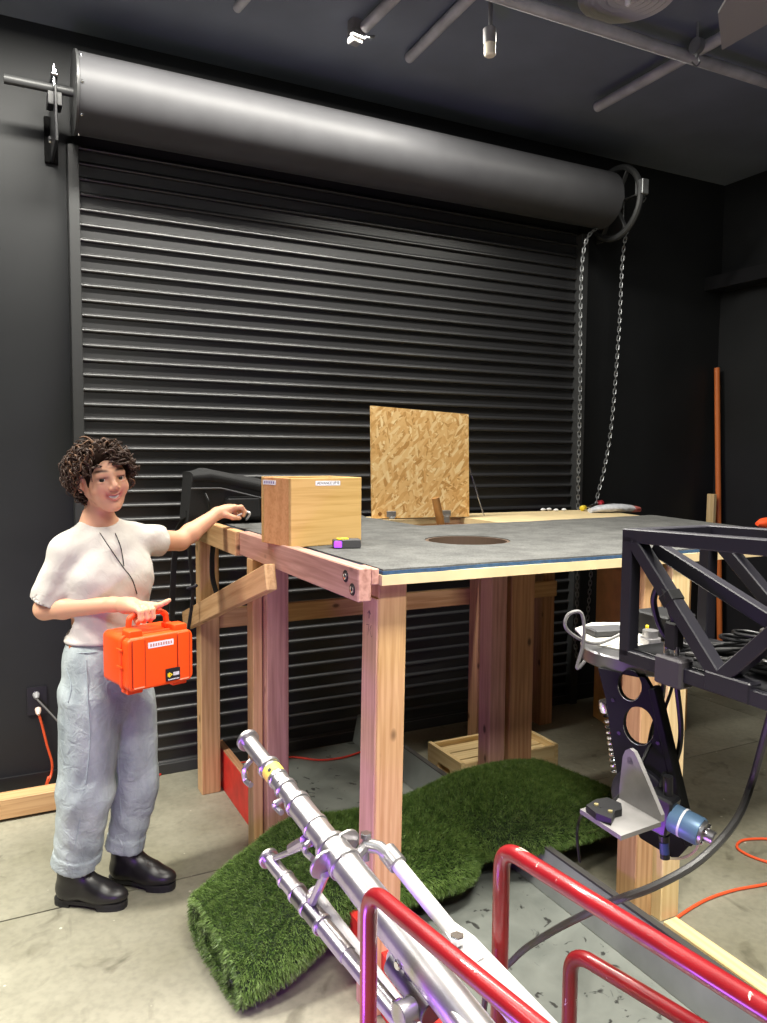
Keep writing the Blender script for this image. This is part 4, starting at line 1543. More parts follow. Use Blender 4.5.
# hanging grey panel
cp = [onz(*p, ZC-.22) for p in ((718, 14), (722, 50), (775, 20), (775, -25), (735, -15))]
cc = sum(cp, Vector())/len(cp)
sp_ = thing('ceiling_panel', 'grey sheet metal panel hanging at the ceiling above the crossed pipes', 'panel', (cc.x, cc.y, ZC-.2))
prism('sheet', [[(p.x-cc.x, p.y-cc.y) for p in cp]], 0, .012, plain('panel_grey', (.30, .29, .29), .6), sp_, Matrix.Translation((cc.x, cc.y, ZC-.22)))
for q in cp[1:3]:
    tube('hanger', [Vector((q.x*.9+cc.x*.1, q.y*.9+cc.y*.1, ZC-.21)), Vector((q.x*.9+cc.x*.1, q.y*.9+cc.y*.1, ZC))], .004, STEEL, sp_, 6)

# ================================================================== the woman
def nvec(v): return np.array(v, dtype=np.float64)


def sd_cone(P, a, b, ra, rb):
    a, b = nvec(a), nvec(b)
    ab = b-a
    t = np.clip(((P-a) @ ab)/(ab @ ab), 0, 1)
    return np.linalg.norm(P-a-t[:, None]*ab, axis=1)-(ra+(rb-ra)*t)


def sd_ell(P, c, r, M=None):
    q = P-nvec(c)
    if M is not None:
        q = q @ M           # columns of M are the local axes
    r = nvec(r)
    k0 = np.linalg.norm(q/r, axis=1)
    k1 = np.linalg.norm(q/(r*r), axis=1)
    return k0*(k0-1)/np.maximum(k1, 1e-9)


def smin(a, b, k):
    h = np.clip(.5+.5*(b-a)/k, 0, 1)
    return b*(1-h)+a*h-k*h*(1-h)


def smax(a, b, k):
    return -smin(-a, -b, k)


def surface(fn, lo, hi, h):
    """naive surface nets of an implicit function, evaluated only near the surface"""
    lo, hi = nvec(lo), nvec(hi)
    n = np.ceil((hi-lo)/h).astype(int)+1
    BS = 8
    nb = (n+BS-1)//BS
    n = nb*BS
    cenx = [lo[i]+(np.arange(nb[i])*BS+(BS-1)/2)*h for i in range(3)]
    CB = np.stack(np.meshgrid(*cenx, indexing='ij'), -1).reshape(-1, 3)
    d = fn(CB)
    act = np.abs(d) < BS*h*1.35
    val = np.repeat(np.repeat(np.repeat(np.where(d < 0, -1., 1.).reshape(nb).astype(np.float32), BS, 0), BS, 1), BS, 2)
    off = np.stack(np.meshgrid(*[np.arange(BS)]*3, indexing='ij'), -1).reshape(-1, 3)
    ids = np.argwhere(act.reshape(nb))
    for s in range(0, len(ids), 400):
        g = ids[s:s+400]
        idx = (g[:, None, :]*BS+off[None]).reshape(-1, 3)
        v = fn(lo+idx*h)
        val[idx[:, 0], idx[:, 1], idx[:, 2]] = v
    sg = val < 0
    c = np.zeros(np.array(val.shape)-1, np.int8)
    for a in (0, 1):
        for b in (0, 1):
            for e in (0, 1):
                c += sg[a:val.shape[0]-1+a, b:val.shape[1]-1+b, e:val.shape[2]-1+e]
    cells = np.argwhere((c > 0) & (c < 8))
    vid = -np.ones(c.shape, np.int32)
    vid[tuple(cells.T)] = np.arange(len(cells))
    acc = np.zeros((len(cells), 3))
    cnt = np.zeros(len(cells))
    cor = [(a, b, e) for a in (0, 1) for b in (0, 1) for e in (0, 1)]
    for p in cor:
        for ax in range(3):
            if p[ax] == 0:
                q = list(p)
                q[ax] = 1
                v0 = val[tuple((cells+p).T)]
                v1 = val[tuple((cells+q).T)]
                m_ = (v0 < 0) != (v1 < 0)
                t = np.where(m_, v0/np.where(m_, v0-v1, 1), 0)
                pt = np.array(p, float)[None].repeat(len(cells), 0)
                pt[:, ax] += t
                acc += pt*m_[:, None]
                cnt += m_
    verts = lo+(cells+acc/cnt[:, None])*h
    quads = []
    for ax in range(3):
        u, w = (ax+1) % 3, (ax+2) % 3
        sl0 = [slice(None)]*3
        sl1 = [slice(None)]*3
        sl0[ax] = slice(0, -1)
        sl1[ax] = slice(1, None)
        s0, s1 = sg[tuple(sl0)], sg[tuple(sl1)]
        e = np.argwhere(s0 != s1)
        ok = (e[:, u] > 0) & (e[:, w] > 0) & (e[:, u] < c.shape[u]) & (e[:, w] < c.shape[w])
        e = e[ok]
        inside = s0[tuple(e.T)]
        def g(du, dw):
            k = e.copy()
            k[:, u] -= du
            k[:, w] -= dw
            return vid[tuple(k.T)]
        q = np.stack([g(1, 1), g(0, 1), g(0, 0), g(1, 0)], 1)
        q[~inside] = q[~inside][:, ::-1]
        quads.append(q)
    return verts, np.concatenate(quads)


def sdf_obj(name, fn, lo, hi, h, mat, parent, colfn=None):
    v, q = surface(fn, lo, hi, h)
    me = bpy.data.meshes.new(name)
    me.vertices.add(len(v))
    me.vertices.foreach_set('co', v.astype(np.float32).ravel())
    me.loops.add(len(q)*4)
    me.loops.foreach_set('vertex_index', q.astype(np.int32).ravel())
    me.polygons.add(len(q))
    me.polygons.foreach_set('loop_start', np.arange(0, len(q)*4, 4, dtype=np.int32))
    me.update(calc_edges=True)
    me.validate()
    me.shade_smooth()
    me.materials.append(mat)
    if colfn is not None:
        ca = me.color_attributes.new('Col', 'FLOAT_COLOR', 'POINT')
        ca.data.foreach_set('color', np.concatenate([colfn(v), np.ones((len(v), 1))], 1).astype(np.float32).ravel())
    return link(name, me, parent)


def march(fn, px, py, t0=1.8, t1=3.6):
    d = nvec(ray(px, py))
    d /= np.linalg.norm(d)
    t = t0
    o = nvec(CAMP)
    for _ in range(80):
        s = fn((o+d*t)[None])[0]
        t += s*.8
        if abs(s) < 4e-4 or t > t1:
            break
    return Vector(o+d*t)


HFn, Rn, UP = nvec(HF), nvec(R_), np.array([0, 0, 1.])
J = {k: nvec(at(*v)) for k, v in dict(
    chest=(107, 575, 2.71), belly=(107, 622, 2.70), neck0=(98, 515, 2.705), neck1=(102, 498, 2.685),
    shR=(68, 552, 2.63), elR=(45, 609, 2.63), wrR=(113, 604.5, 2.55), haR=(135, 602, 2.50),
    shL=(134, 540, 2.80), elL=(180, 541, 2.98), wrL=(217, 513.5, 3.12), haL=(232, 509, 3.17),
    waist=(101, 646, 2.695), pel=(104, 680, 2.69),
    hipR=(92, 700, 2.63), knR=(86, 790, 2.615), anR=(76, 857, 2.645),
    hipL=(127, 700, 2.76), knL=(135, 785, 2.775), anL=(126, 841, 2.775)).items()}

# chest frame
ca_ = math.radians(44)
chF = -HFn*math.cos(ca_)+Rn*math.sin(ca_)
chL = Rn*math.cos(ca_)+HFn*math.sin(ca_)
MC = np.stack([chF, chL, UP], 1)
# head frame
th = math.radians(40)
hF = -HFn*math.cos(th)+Rn*math.sin(th)
hL = Rn*math.cos(th)+HFn*math.sin(th)
rl = math.radians(7)
hL, hU = hL*math.cos(rl)+UP*math.sin(rl), UP*math.cos(rl)-hL*math.sin(rl)
pt_ = math.radians(-1)
hF, hU = hF*math.cos(pt_)-hU*math.sin(pt_), hU*math.cos(pt_)+hF*math.sin(pt_)
MH = np.stack([hF, hL, hU], 1)
HC = nvec(at(103.0, 480.0, 2.665))
HS = 1.015


def hp(x, y, z):
    return HC+MH @ (np.array([x, y, z])*HS)


def head_sdf(P):
    q = ((P-HC) @ MH)/HS
    ay = np.abs(q[:, 1])
    qs = np.stack([q[:, 0], ay, q[:, 2]], 1)
    d = sd_ell(q, (-.012, 0, .034), (.096, .075, .086))
    d = smin(d, sd_ell(q, (.032, 0, -.020), (.058, .056, .078)), .03)
    d = smin(d, sd_cone(qs, (-.002, .047, -.036), (.054, .013, -.086), .018, .015), .025)
    d = smin(d, sd_ell(q, (.066, 0, -.087), (.018, .016, .016)), .018)
    d = smin(d, sd_ell(qs, (.058, .036, -.026), (.026, .024, .024)), .02)
    d = smin(d, sd_cone(qs, (.083, 0, .024), (.074, .04, .022), .010, .010), .014)
    # eye sockets
    d = smax(d, -sd_ell(qs, (.098, .031, .004), (.018, .017, .009)), .010)
    # upper lid and lower lid
    d = smin(d, sd_ell(qs, (.0765, .031, .0125), (.012, .0165, .0045)), .004)
    d = smin(d, sd_ell(qs, (.0765, .031, -.0045), (.011, .0150, .0035)), .004)
    # nose
    d = smin(d, sd_cone(q, (.086, 0, .014), (.106, 0, -.020), .0075, .0105), .012)
    d = smin(d, sd_ell(qs, (.096, .0115, -.0255), (.010, .0075, .0070)), .006)
    # smiling mouth
    up = .010*(ay/.024)**2
    qm = np.stack([q[:, 0]+.42*ay**2/.024, q[:, 1], q[:, 2]-up], 1)
    d = smin(d, sd_ell(qm, (.086, 0, -.0485), (.010, .030, .0040)), .005)
    d = smin(d, sd_ell(qm, (.085, 0, -.0640), (.010, .023, .0050)), .005)
    d = smax(d, -sd_ell(qm, (.095, 0, -.0565), (.016, .0265, .0056)), .003)
    # ears
    e = sd_ell(qs, (-.006, .077, -.004), (.018, .008, .031))
    e = smax(e, -sd_ell(qs, (-.002, .085, .000), (.010, .006, .018)), .004)
    d = smin(d, e, .006)
    return d*HS


def finger(P, pts, r0, r1):
    d = None
    k = len(pts)-1
    for i in range(k):
        a = r0+(r1-r0)*i/k
        b = r0+(r1-r0)*(i+1)/k
        s = sd_cone(P, pts[i], pts[i+1], a, b)
        d = s if d is None else smin(d, s, .004)
    return d


# orange case frame (needed for the gripping hand)
cw = nvec(R_*.72+HF*.69)
cw /= np.linalg.norm(cw)
cn = np.array([cw[1], -cw[0], 0])
if cn @ HFn > 0:
    cn = -cn                                    # outward normal of the lid, toward the camera
CASE_C = nvec(at(151, 656, 2.50))
CW, CHt, CD = .235, .176, .185                  # width, height, depth
htop = CASE_C+UP*(CHt/2+.052)-cn*.02            # middle of the handle grip
hdir = cw

kn = [htop-cw*.040+cw*.0215*i+UP*(.022-.002*abs(i-1.5))+cn*.004 for i in range(4)]


def hands_sdf(P):
    # right hand: back of the hand over the handle, three fingers wrapped, index pointing
    palmc = (kn[0]+kn[3])/2
    d = sd_cone(P, J['wrR'], J['wrR']*.45+palmc*.55+UP*.004, .024, .026)
    d = smin(d, sd_cone(P, J['wrR']*.6+palmc*.4, kn[0], .022, .015), .014)
    d = smin(d, sd_cone(P, J['wrR']*.6+palmc*.4, kn[3], .022, .014), .014)
    fg = None
    for i in range(3):
        b = kn[i]
        pts = [b, b+cn*.026-UP*.006, b+cn*.028-UP*.030, b+cn*.006-UP*.044, b-cn*.008-UP*.036]
        f = finger(P, pts, .0100, .0078)
        fg = f if fg is None else np.minimum(fg, f)
    b = kn[3]
    pts = [b, b+cw*.012+cn*.016+UP*.006, b+cw*.026+cn*.026+UP*.014, b+cw*.036+cn*.030+UP*.020]
    fg = np.minimum(fg, finger(P, pts, .0098, .0070))
    d = smin(d, fg, .006)
    tb0 = J['wrR']*.5+palmc*.5-cn*.012-UP*.006
    d = smin(d, finger(P, [tb0, tb0+cw*.03-cn*.012-UP*.016, tb0+cw*.056-cn*.010-UP*.026], .0125, .0085), .008)
    # left hand over the deck, fingers pinching a cord
    w = J['wrL']
    f_ = nvec(at(246, 509, 3.20))-w
    f_ /= np.linalg.norm(f_)
    s_ = np.cross(UP, f_)
    s_ /= np.linalg.norm(s_)                     # away from the camera / to the left of the hand
    u_ = np.cross(f_, s_)
    if s_ @ HFn < 0:
        s_ = -s_
    k0 = w+f_*.075+u_*.016
    e = sd_cone(P, w, w+f_*.04+u_*.006, .0235, .024)
    for i in range(4):
        e = smin(e, sd_cone(P, w+f_*.03+u_*.004, k0-s_*.022+s_*.0165*i-f_*.006*abs(i-1), .018, .0115), .012)
    fg = None
    for i in range(4):
        b = k0-s_*.022+s_*.0165*i-f_*.006*abs(i-1)
        L = (.032, .036, .033, .026)[i]
        pts = [b, b+f_*L*.95-u_*.004*(i+.5), b+f_*(L*1.35)-u_*(.022+.004*i), b+f_*(L*1.1)-u_*(.038+.003*i)]
        f = finger(P, pts, .0098, .0072)
        fg = f if fg is None else np.minimum(fg, f)
    e = smin(e, fg, .006)
    tb0 = w+f_*.025-u_*.008-s_*.020
    e = smin(e, finger(P, [tb0, tb0+f_*.030-u_*.014-s_*.008, tb0+f_*.060-u_*.022-s_*.004], .0125, .0085), .008)
    return np.minimum(d, e)


def body_sdf(P):
    d = head_sdf(P)
    d = smin(d, sd_cone(P, J['neck0'], J['neck1'], .050, .046), .02)
    # torso under the shirt
    t = sd_ell(P, J['chest'], (.085, .135, .17), MC)
    t = smin(t, sd_ell(P, J['belly'], (.08, .12, .16), MC), .06)
    d = smin(d, t, .04)
    for s in 'RL':
        d = smin(d, sd_cone(P, J['neck0']-UP*.03, J['sh'+s], .045, .045), .03)
        d = smin(d, sd_cone(P, J['sh'+s], J['el'+s], .047, .037), .02)
        mid = J['el'+s]*.72+J['wr'+s]*.28
        d = smin(d, sd_cone(P, J['el'+s], mid, .036, .038), .012)
        d = smin(d, sd_cone(P, mid, J['wr'+s], .038, .0235), .012)
    d = smin(d, hands_sdf(P), .014)
    return d


SKIN_ = np.array(hexc('d6a384'))
ROSE = np.array(hexc('cc8c78'))
LIP = np.array(hexc('bd7468'))
BROW = np.array(hexc('4a3328'))


def skin_col(v):
    q = ((v-HC) @ MH)/HS
    col = np.tile(SKIN_, (len(v), 1))
    face = (q[:, 0] > .03) & (np.abs(q[:, 1]) < .08) & (np.abs(q[:, 2]) < .13)
    def blend(w, c):
        nonlocal col
        w = np.clip(w, 0, 1)[:, None]*face[:, None]
        col = col*(1-w)+c*w
    ay = np.abs(q[:, 1])
    blend(.7*np.exp(-(((ay-.040)/.018)**2+((q[:, 2]+.026)/.016)**2)), ROSE)
    blend(.6*np.exp(-((ay/.012)**2+((q[:, 2]+.022)/.012)**2)), ROSE)
    up = .010*(ay/.024)**2
    blend(1.3*np.exp(-(((q[:, 2]-up+.057)/.0125)**4+(ay/.031)**6))*(q[:, 0] > .05), LIP)
    arch = .030+.004*np.cos((ay-.030)/.02*1.2)
    blend(1.2*np.exp(-(((q[:, 2]-arch)/.0042)**2+((ay-.031)/.020)**4)), BROW)
    blend(.95*np.exp(-(((q[:, 2]-.0105)/.0038)**2+((ay-.031)/.017)**4)), BROW)
    blend(.35*np.exp(-(((q[:, 2]-.004)/.013)**2+((ay-.031)/.021)**2)), BROW*.5+ROSE*.5)
    return col


def skin_mat():
    mt, nt, b = nm('skin')
    a = N(nt, 'ShaderNodeVertexColor', layer_name='Col')
    nt.links.new(a.outputs[0], b.inputs['Base Color'])
    b.inputs['Roughness'].default_value = .5
    b.inputs['Specular IOR Level'].default_value = .4
    b.inputs['Subsurface Weight'].default_value = .12
    b.inputs['Subsurface Radius'].default_value = (.01, .004, .002)
    b.inputs['Subsurface Scale'].default_value = .5
    return mt


fR = onz(92, 905, 0)
woman = thing('person', 'woman with short curly brown hair in white shirt and pale jeans', 'person', (.35, 2.84, 0))
allp = np.stack([J[k] for k in ('shR', 'elR', 'wrR', 'shL', 'elL', 'wrL', 'haL', 'belly', 'chest')])
blo = allp.min(0)-.16
bhi = np.maximum(allp.max(0)+.14, HC+.17)
bhi[0] += .05
body = sdf_obj('body', body_sdf, (blo[0], blo[1], J['waist'][2]-.06), bhi, .0034, skin_mat(), woman, skin_col)
# eyes and teeth
EYEW = plain('eye_white', (.50, .47, .45), .25)
IRIS = plain('iris', (.016, .014, .012), .15)
gaze = nvec(CAMP)-HC
gaze /= np.linalg.norm(gaze)
for s in (-1, 1):
    c = hp(.0735, s*.031, .0045)
    o = lathe('eye', [(.0001, -.0118), (.006, -.010), (.0100, -.0055), (.0115, 0), (.0100, .0058), (.0068, .0094), (.0035, .0112), (.0001, .0118)], EYEW, woman, Vector(c), Vector(gaze), 20)
    lathe('iris', [(.0078, .0088), (.0066, .0108), (.0001, .0126)], IRIS, o, Vector(c), Vector(gaze), 16)
tv_ = []
for i in range(9):
    y = -.025+.050*i/8
    for z_ in (-.0515, -.0612):
        tv_.append(hp(.0840-.42*y*y/.024, y, z_+.010*(y/.024)**2))
link('teeth', mesh('teeth', [Vector(p) for p in tv_], [(2*i, 2*i+2, 2*i+3, 2*i+1) for i in range(8)], plain('teeth', (.78, .74, .68), .3)), woman)

# ---- shirt
slR = J['shR']*.12+J['elR']*.88
slL = J['shL']*.46+J['elL']*.54
HEMZ = J['waist'][2]+.026


def folds(P, amp, fx, fy, fz):
    return amp*(np.sin(P[:, 0]*fx+3*np.sin(P[:, 2]*fz*.4))*np.sin(P[:, 2]*fz+P[:, 1]*fy)+.5*np.sin(P[:, 2]*fz*1.7-P[:, 0]*fx*1.3+1.3))


def shirt_out(P):
    d = sd_ell(P, J['chest'], (.108, .160, .185), MC)
    d = smin(d, sd_ell(P, J['belly']-UP*.0, (.106, .140, .185), MC), .06)
    d = smin(d, sd_ell(P, J['belly']-UP*.075-chF*.005, (.114, .142, .070), MC), .04)
    for s in (-1, 1):
        d = smin(d, sd_ell(P, J['chest']+chF*.062+chL*(s*.066)-UP*.005, (.062, .066, .066), MC), .05)
    for s in 'RL':
        d = smin(d, sd_cone(P, J['neck0']-UP*.035, J['sh'+s], .048, .055), .03)
    d = smin(d, sd_cone(P, J['shR'], slR, .060, .061), .03)
    d = smin(d, sd_cone(P, J['shL'], slL, .058, .060), .03)
    return d+folds(P, .0016, 46, 37, 41)+.0022*np.sin(P[:, 2]*70+P[:, 0]*95+P[:, 1]*40)*np.exp(-((P[:, 2]-J['belly'][2]+.03)/.10)**2)+.0022*np.sin(P[:, 0]*120-P[:, 2]*85)*np.exp(-(np.linalg.norm(P-slR, axis=1)/.09)**2)


def shirt_sdf(P):
    d = shirt_out(P)
    # hem
    d = smax(d, (HEMZ-P[:, 2]), .012)
    # neck opening
    nk = J['neck0']
    ax = J['neck1']-nk
    ax = ax/np.linalg.norm(ax)
    d = smax(d, -sd_cone(P, nk+ax*.012+chF*.008, nk+ax*.15, .066, .10), .006)
    # sleeve ends
    for sh, sl, el in (('shR', slR, 'elR'), ('shL', slL, 'elL')):
        a = J[el]-J[sh]
        a = a/np.linalg.norm(a)
        near = np.linalg.norm(P-sl, axis=1) < .13
        cut = (P-sl) @ a
        d = np.where(near, np.maximum(d, cut), d)
        inner = sd_cone(P, sl-a*.07, sl+a*.05, .048, .060)
        d = np.where(near, np.maximum(d, -inner), d)
    return d


def cloth_mat(name, c0, c1, scale, rough=.85, bs=.25, streak=None):
    mt, nt, b = nm(name)
    v = coords(nt, streak or (1, 1, 1), rnd=False)
    n = N(nt, 'ShaderNodeTexNoise', Scale=scale, Detail=6.0, Roughness=.6)
    nt.links.new(v, n.inputs['Vector'])
    nt.links.new(ramp(nt, n.outputs['Fac'], [(.3, c0), (.7, c1)]), b.inputs['Base Color'])
    b.inputs['Roughness'].default_value = rough
    b.inputs['Specular IOR Level'].default_value = .2
    v2 = coords(nt, rnd=False)
    n2 = N(nt, 'ShaderNodeTexNoise', Scale=26.0, Detail=4.0, Distortion=1.2)
    nt.links.new(v2, n2.inputs['Vector'])
    bump(nt, b, n2.outputs['Fac'], bs, .012)
    return mt


COTTON = cloth_mat('white_cotton', hexc('c2bdb6'), hexc('d1ccc5'), 6)
slo = np.minimum(np.minimum(J['shR'], slR), J['shL'])-.13
slo[2] = HEMZ-.03
shi = np.maximum(np.maximum(J['shR'], slL), J['shL'])+.13
slo[:2] = np.minimum(slo[:2], J['chest'][:2]-.22)
shi[:2] = np.maximum(shi[:2], J['chest'][:2]+.22)
shirt = sdf_obj('shirt', shirt_sdf, slo, shi, .0042, COTTON, woman)
shirt['label'] = 'white short sleeved shirt'
# lanyard
for pts in ([(90, 516), (100, 533), (112, 551), (123, 567), (132, 579), (137, 594)], [(111, 524), (116, 535), (121, 548), (124, 566)]):
    q = [march(shirt_sdf, *p) for p in pts]
    tube('lanyard', spline([p+(CAMP-p).normalized()*.004 for p in q], 5), .0017, BLKRUB, woman, 6)

# ---- jeans
PA = math.radians(62)
peF = -HFn*math.cos(PA)+Rn*math.sin(PA)
peL = Rn*math.cos(PA)+HFn*math.sin(PA)
MP = np.stack([peF, peL, UP], 1)


def jeans_out(P):
    d = sd_ell(P, J['pel']+UP*.005, (.125, .150, .17), MP)
    d = smin(d, sd_ell(P, J['waist']-UP*.03, (.112, .135, .10), MP), .04)
    for s, r0, r1, r2 in (('R', .108, .094, .078), ('L', .100, .082, .066)):
        d = smin(d, sd_cone(P, J['hip'+s], J['kn'+s], r0, r1), .03)
        d = smin(d, sd_cone(P, J['kn'+s], J['an'+s], r1, r2), .03) if s == 'R' else np.minimum(d, smin(d, sd_cone(P, J['kn'+s], J['an'+s], r1, r2), .02))
        # turned-up cuff
        a = J['an'+s]-J['kn'+s]
        a = a/np.linalg.norm(a)
        d = np.minimum(d, np.maximum(sd_cone(P, J['an'+s]-a*.03, J['an'+s]+a*.03, r2+.0065, r2+.0055), -((P-J['an'+s]) @ a)-.03))
    k = .0030*np.sin(P[:, 0]*62+P[:, 2]*9+2*np.sin(P[:, 2]*7))
    k += .0022*np.sin(P[:, 2]*48-P[:, 0]*55+P[:, 1]*20)*np.exp(-((P[:, 2]-J['knR'][2])/.10)**2)
    k += .0026*np.sin(P[:, 2]*62+P[:, 0]*48-P[:, 1]*20)*np.exp(-((P[:, 2]-J['anR'][2]-.08)/.07)**2)
    k += .0024*np.sin(P[:, 2]*55+P[:, 0]*60)*np.exp(-((P[:, 2]-J['hipR'][2])/.08)**2)
    return d+k


def jeans_sdf(P):
    d = jeans_out(P)
    d = np.maximum(d, P[:, 2]-(J['waist'][2]+.034))
    for s, r2 in (('R', .078), ('L', .066)):
        a = J['an'+s]-J['kn'+s]
        a = a/np.linalg.norm(a)
        near = np.linalg.norm(P-J['an'+s], axis=1) < .16
        d = np.where(near, np.maximum(d, (P-J['an'+s]) @ a-.022), d)
        d = np.where(near, np.maximum(d, -sd_cone(P, J['an'+s]-a*.05, J['an'+s]+a*.1, r2-.010, r2-.006)), d)
    return d


DENIM = cloth_mat('pale_denim', hexc('7f898d'), hexc('b4bdbe'), 9, .9, .5, (1, 1, .35))
jl = np.minimum(np.minimum(J['anR'], J['anL']), J['pel']-.0)-.2
jh = np.maximum(np.maximum(J['anR'], J['anL']), J['pel'])+.2
jl[2] = min(J['anR'][2], J['anL'][2])-.06
jh[2] = J['waist'][2]+.04
jeans = sdf_obj('jeans', jeans_sdf, jl, jh, .0048, DENIM, woman)
jeans['label'] = 'pale blue wide jeans with turned up cuffs'
STITCH = plain('seam', hexc('98a4a8'), .9)
for pts in ([(86, 660), (88, 700), (90, 740), (86, 780), (80, 820), (74, 850)], [(66, 668), (71, 685), (68, 702)], [(66, 651), (80, 653), (97, 652)], [(118, 750), (119, 780), (121, 815)]):
    q = [march(jeans_sdf, *p) for p in pts]
    tube('seam', spline([p+(CAMP-p).normalized()*.0012 for p in q], 5), .0019, STITCH, jeans, 5)
pq = march(jeans_sdf, 74, 645)
link('belt_patch', box_me(.035, .004, .03, plain('leather_patch', hexc('b5693f'), .6), .001), jeans, frame(R_, loc=pq))

# ---- boots
BOOTM = plain('black_leather', (.014, .013, .013), .38, spec=.5, noise_amt=.2, nscale=40, bumpy=.08)
SOLEM = plain('black_sole', (.01, .01, .01), .6)
for hx, tx, an in (((58, 902), (127, 907), 'anR'), ((112, 881), (175, 889), 'anL')):
    he, to = nvec(onz(*hx, 0)), nvec(onz(*tx, 0))
    fd = to-he
    FL = np.linalg.norm(fd)
    fd /= FL
    fs = np.array([-fd[1], fd[0], 0])
    MB = np.stack([fd, fs, UP], 1)
    an_ = J[an]
    def boot(P, he=he, fd=fd, FL=FL, MB=MB, an_=an_):
        heel = he+fd*.045
        d = sd_cone(P, np.array([an_[0], an_[1], an_[2]+.03]), heel+UP*.115+fd*.012, .050, .044)
        d = smin(d, sd_cone(P, heel+UP*.11+fd*.01, heel+UP*.062, .046, .043), .02)
        d = smin(d, sd_cone(P, heel+UP*.062, he+fd*(FL-.095)+UP*.050, .041, .040), .025)
        d = smin(d, sd_ell(P, he+fd*(FL-.076)+UP*.044, (.080, .045, .034), MB), .025)
        d = smin(d, sd_cone(P, heel+UP*.12+fd*.02, he+fd*(FL*.60)+UP*.062, .036, .030), .03)
        return smax(d, .022-P[:, 2], .004)
    lo_b = np.minimum(np.minimum(he, to), an_)-.09
    hi_b = np.maximum(np.maximum(he, to), an_)+.09
    lo_b[2], hi_b[2] = .0, an_[2]+.04
    bo = sdf_obj('boot', boot, lo_b, hi_b, .004, BOOTM, woman)
    bo['label'] = 'black leather ankle boot'
    out = []
    for i in range(28):
        a = 2*math.pi*i/28
        u = math.cos(a)
        w = math.sin(a)
        x = FL/2-.005+(FL/2+.004)*math.copysign(abs(u)**.8, u)
        wd_ = .044*(1-.22*math.exp(-((x-FL*.36)/.06)**2))*(.92 if u < 0 else 1.04)
        out.append((x, wd_*math.copysign(abs(w)**.75, w)))
    sm = basis(Vector(fd), Vector(fs), Vector(he))
    prism('sole', [out], .012, .026, SOLEM, bo, sm)
    heel_out = [(x, y) for x, y in out if x < .075]
    heel_out.sort(key=lambda p: math.atan2(p[1], p[0]-.035))
    prism('heel', [heel_out], 0, .014, SOLEM, bo, sm)
    fr = [(x, y) for x, y in out if x > FL*.52]
    fr.sort(key=lambda p: math.atan2(p[1], p[0]-FL*.72))
    prism('sole', [fr], 0, .014, SOLEM, bo, sm)

# ---- curly hair
HAIR1 = plain('dark_brown_hair', hexc('3a281e'), .6, spec=.3)
HAIR2 = plain('lighter_hair', hexc('6a4c37'), .55, spec=.3)
HAIR0 = plain('hair_base', hexc('1c120d'), .95, spec=.05)


def cap_sdf(P):
    q = ((P-HC) @ MH)/HS
    d = sd_ell(q, (-.018, 0, .033), (.112, .086, .096))
    d = smin(d, sd_ell(q, (-.066, 0, -.030), (.058, .076, .072)), .04)
    # keep the face and the ears free
    qs = np.stack([q[:, 0], np.abs(q[:, 1]), q[:, 2]], 1)
    d = smax(d, -sd_ell(q, (.112, 0, -.028), (.087, .090, .104)), .012)
    d = smax(d, -sd_ell(qs, (.004, .090, -.010), (.036, .032, .045)), .01)
    d = smax(d, -sd_ell(q, (.03, 0, -.14), (.075, .2, .085)), .01)
    return d*HS+.002*np.sin(q[:, 0]*140)*np.sin(q[:, 1]*130+1)*np.sin(q[:, 2]*120)


hair = sdf_obj('hair', cap_sdf, HC-.17, HC+.17, .005, HAIR0, woman)
hair['label'] = 'short curly dark brown hair'
CV, CF, CM = [], [], []
nc = 0
tries = 0
MHm = MH
while nc < 800 and tries < 20000:
    tries += 1
    d3 = rng.normal(size=3)
    d3 /= np.linalg.norm(d3)
    c0 = np.array([-.022, 0, .030])
    s = c0+d3*np.array([.107, .088, .088])
    if s[2] < -.02:
        s = s*np.array([1, .9, 1])+np.array([-.012, 0, 0])
    # face, ear and throat regions stay bare
    if s[0] > .030 and s[2] < .060 and abs(s[1]) < .080:
        continue
    if s[0] > -.034 and s[2] < .024:
        continue
    if s[2] < -.085:
        continue
    L = rng.uniform(.040, .085)
    nrm = d3
    down = np.array([-.25, 0, -1.0])
    if s[0] > .01:
        down = np.array([.45, np.sign(s[1]+.02)*.85, -.45])
    tg = down-nrm*(down @ nrm)+rng.normal(size=3)*.45
    tg -= nrm*(tg @ nrm)
    tg /= np.linalg.norm(tg)+1e-6
    bn_ = np.cross(nrm, tg)
    tn_ = rng.uniform(1.0, 2.2)
    ph = rng.uniform(0, 6.28)
    amp = rng.uniform(.005, .0115)
    npnt = 15
    lift = rng.uniform(.004, .022)
    pts = []
    for k in range(npnt):
        t = k/(npnt-1)
        a = ph+t*tn_*6.283
        base = s+tg*L*t+nrm*(lift*math.sin(min(1, t*1.4)*math.pi*.62)-.25*L*t*t*.4)
        p = base+(nrm*math.cos(a)+bn_*math.sin(a))*amp*(.35+.65*min(1, t*3))
        if p[0] > .045 and p[2] < .052 and abs(p[1]) < .066:
            p = p+np.array([.0, 0, (.052-p[2])*.9])
        pts.append(Vector(HC+MHm @ (p*HS)))
    r0 = rng.uniform(.0018, .0037)
    rr_ = [r0*(1-.55*abs(2*k/(npnt-1)-1)**3) for k in range(npnt)]
    v, f = tube_geo(pts, rr_, 5)
    b = len(CV)
    CV += v
    CF += [tuple(i+b for i in q) for q in f]
    CM += [1 if rng.random() < .16 else 0]*len(f)
    nc += 1
cme = mesh('curls', CV, CF, HAIR1, True)
cme.materials.append(HAIR2)
cme.polygons.foreach_set('material_index', np.array(CM, dtype=np.int32))
tag(link('curls', cme, hair), kind='stuff')

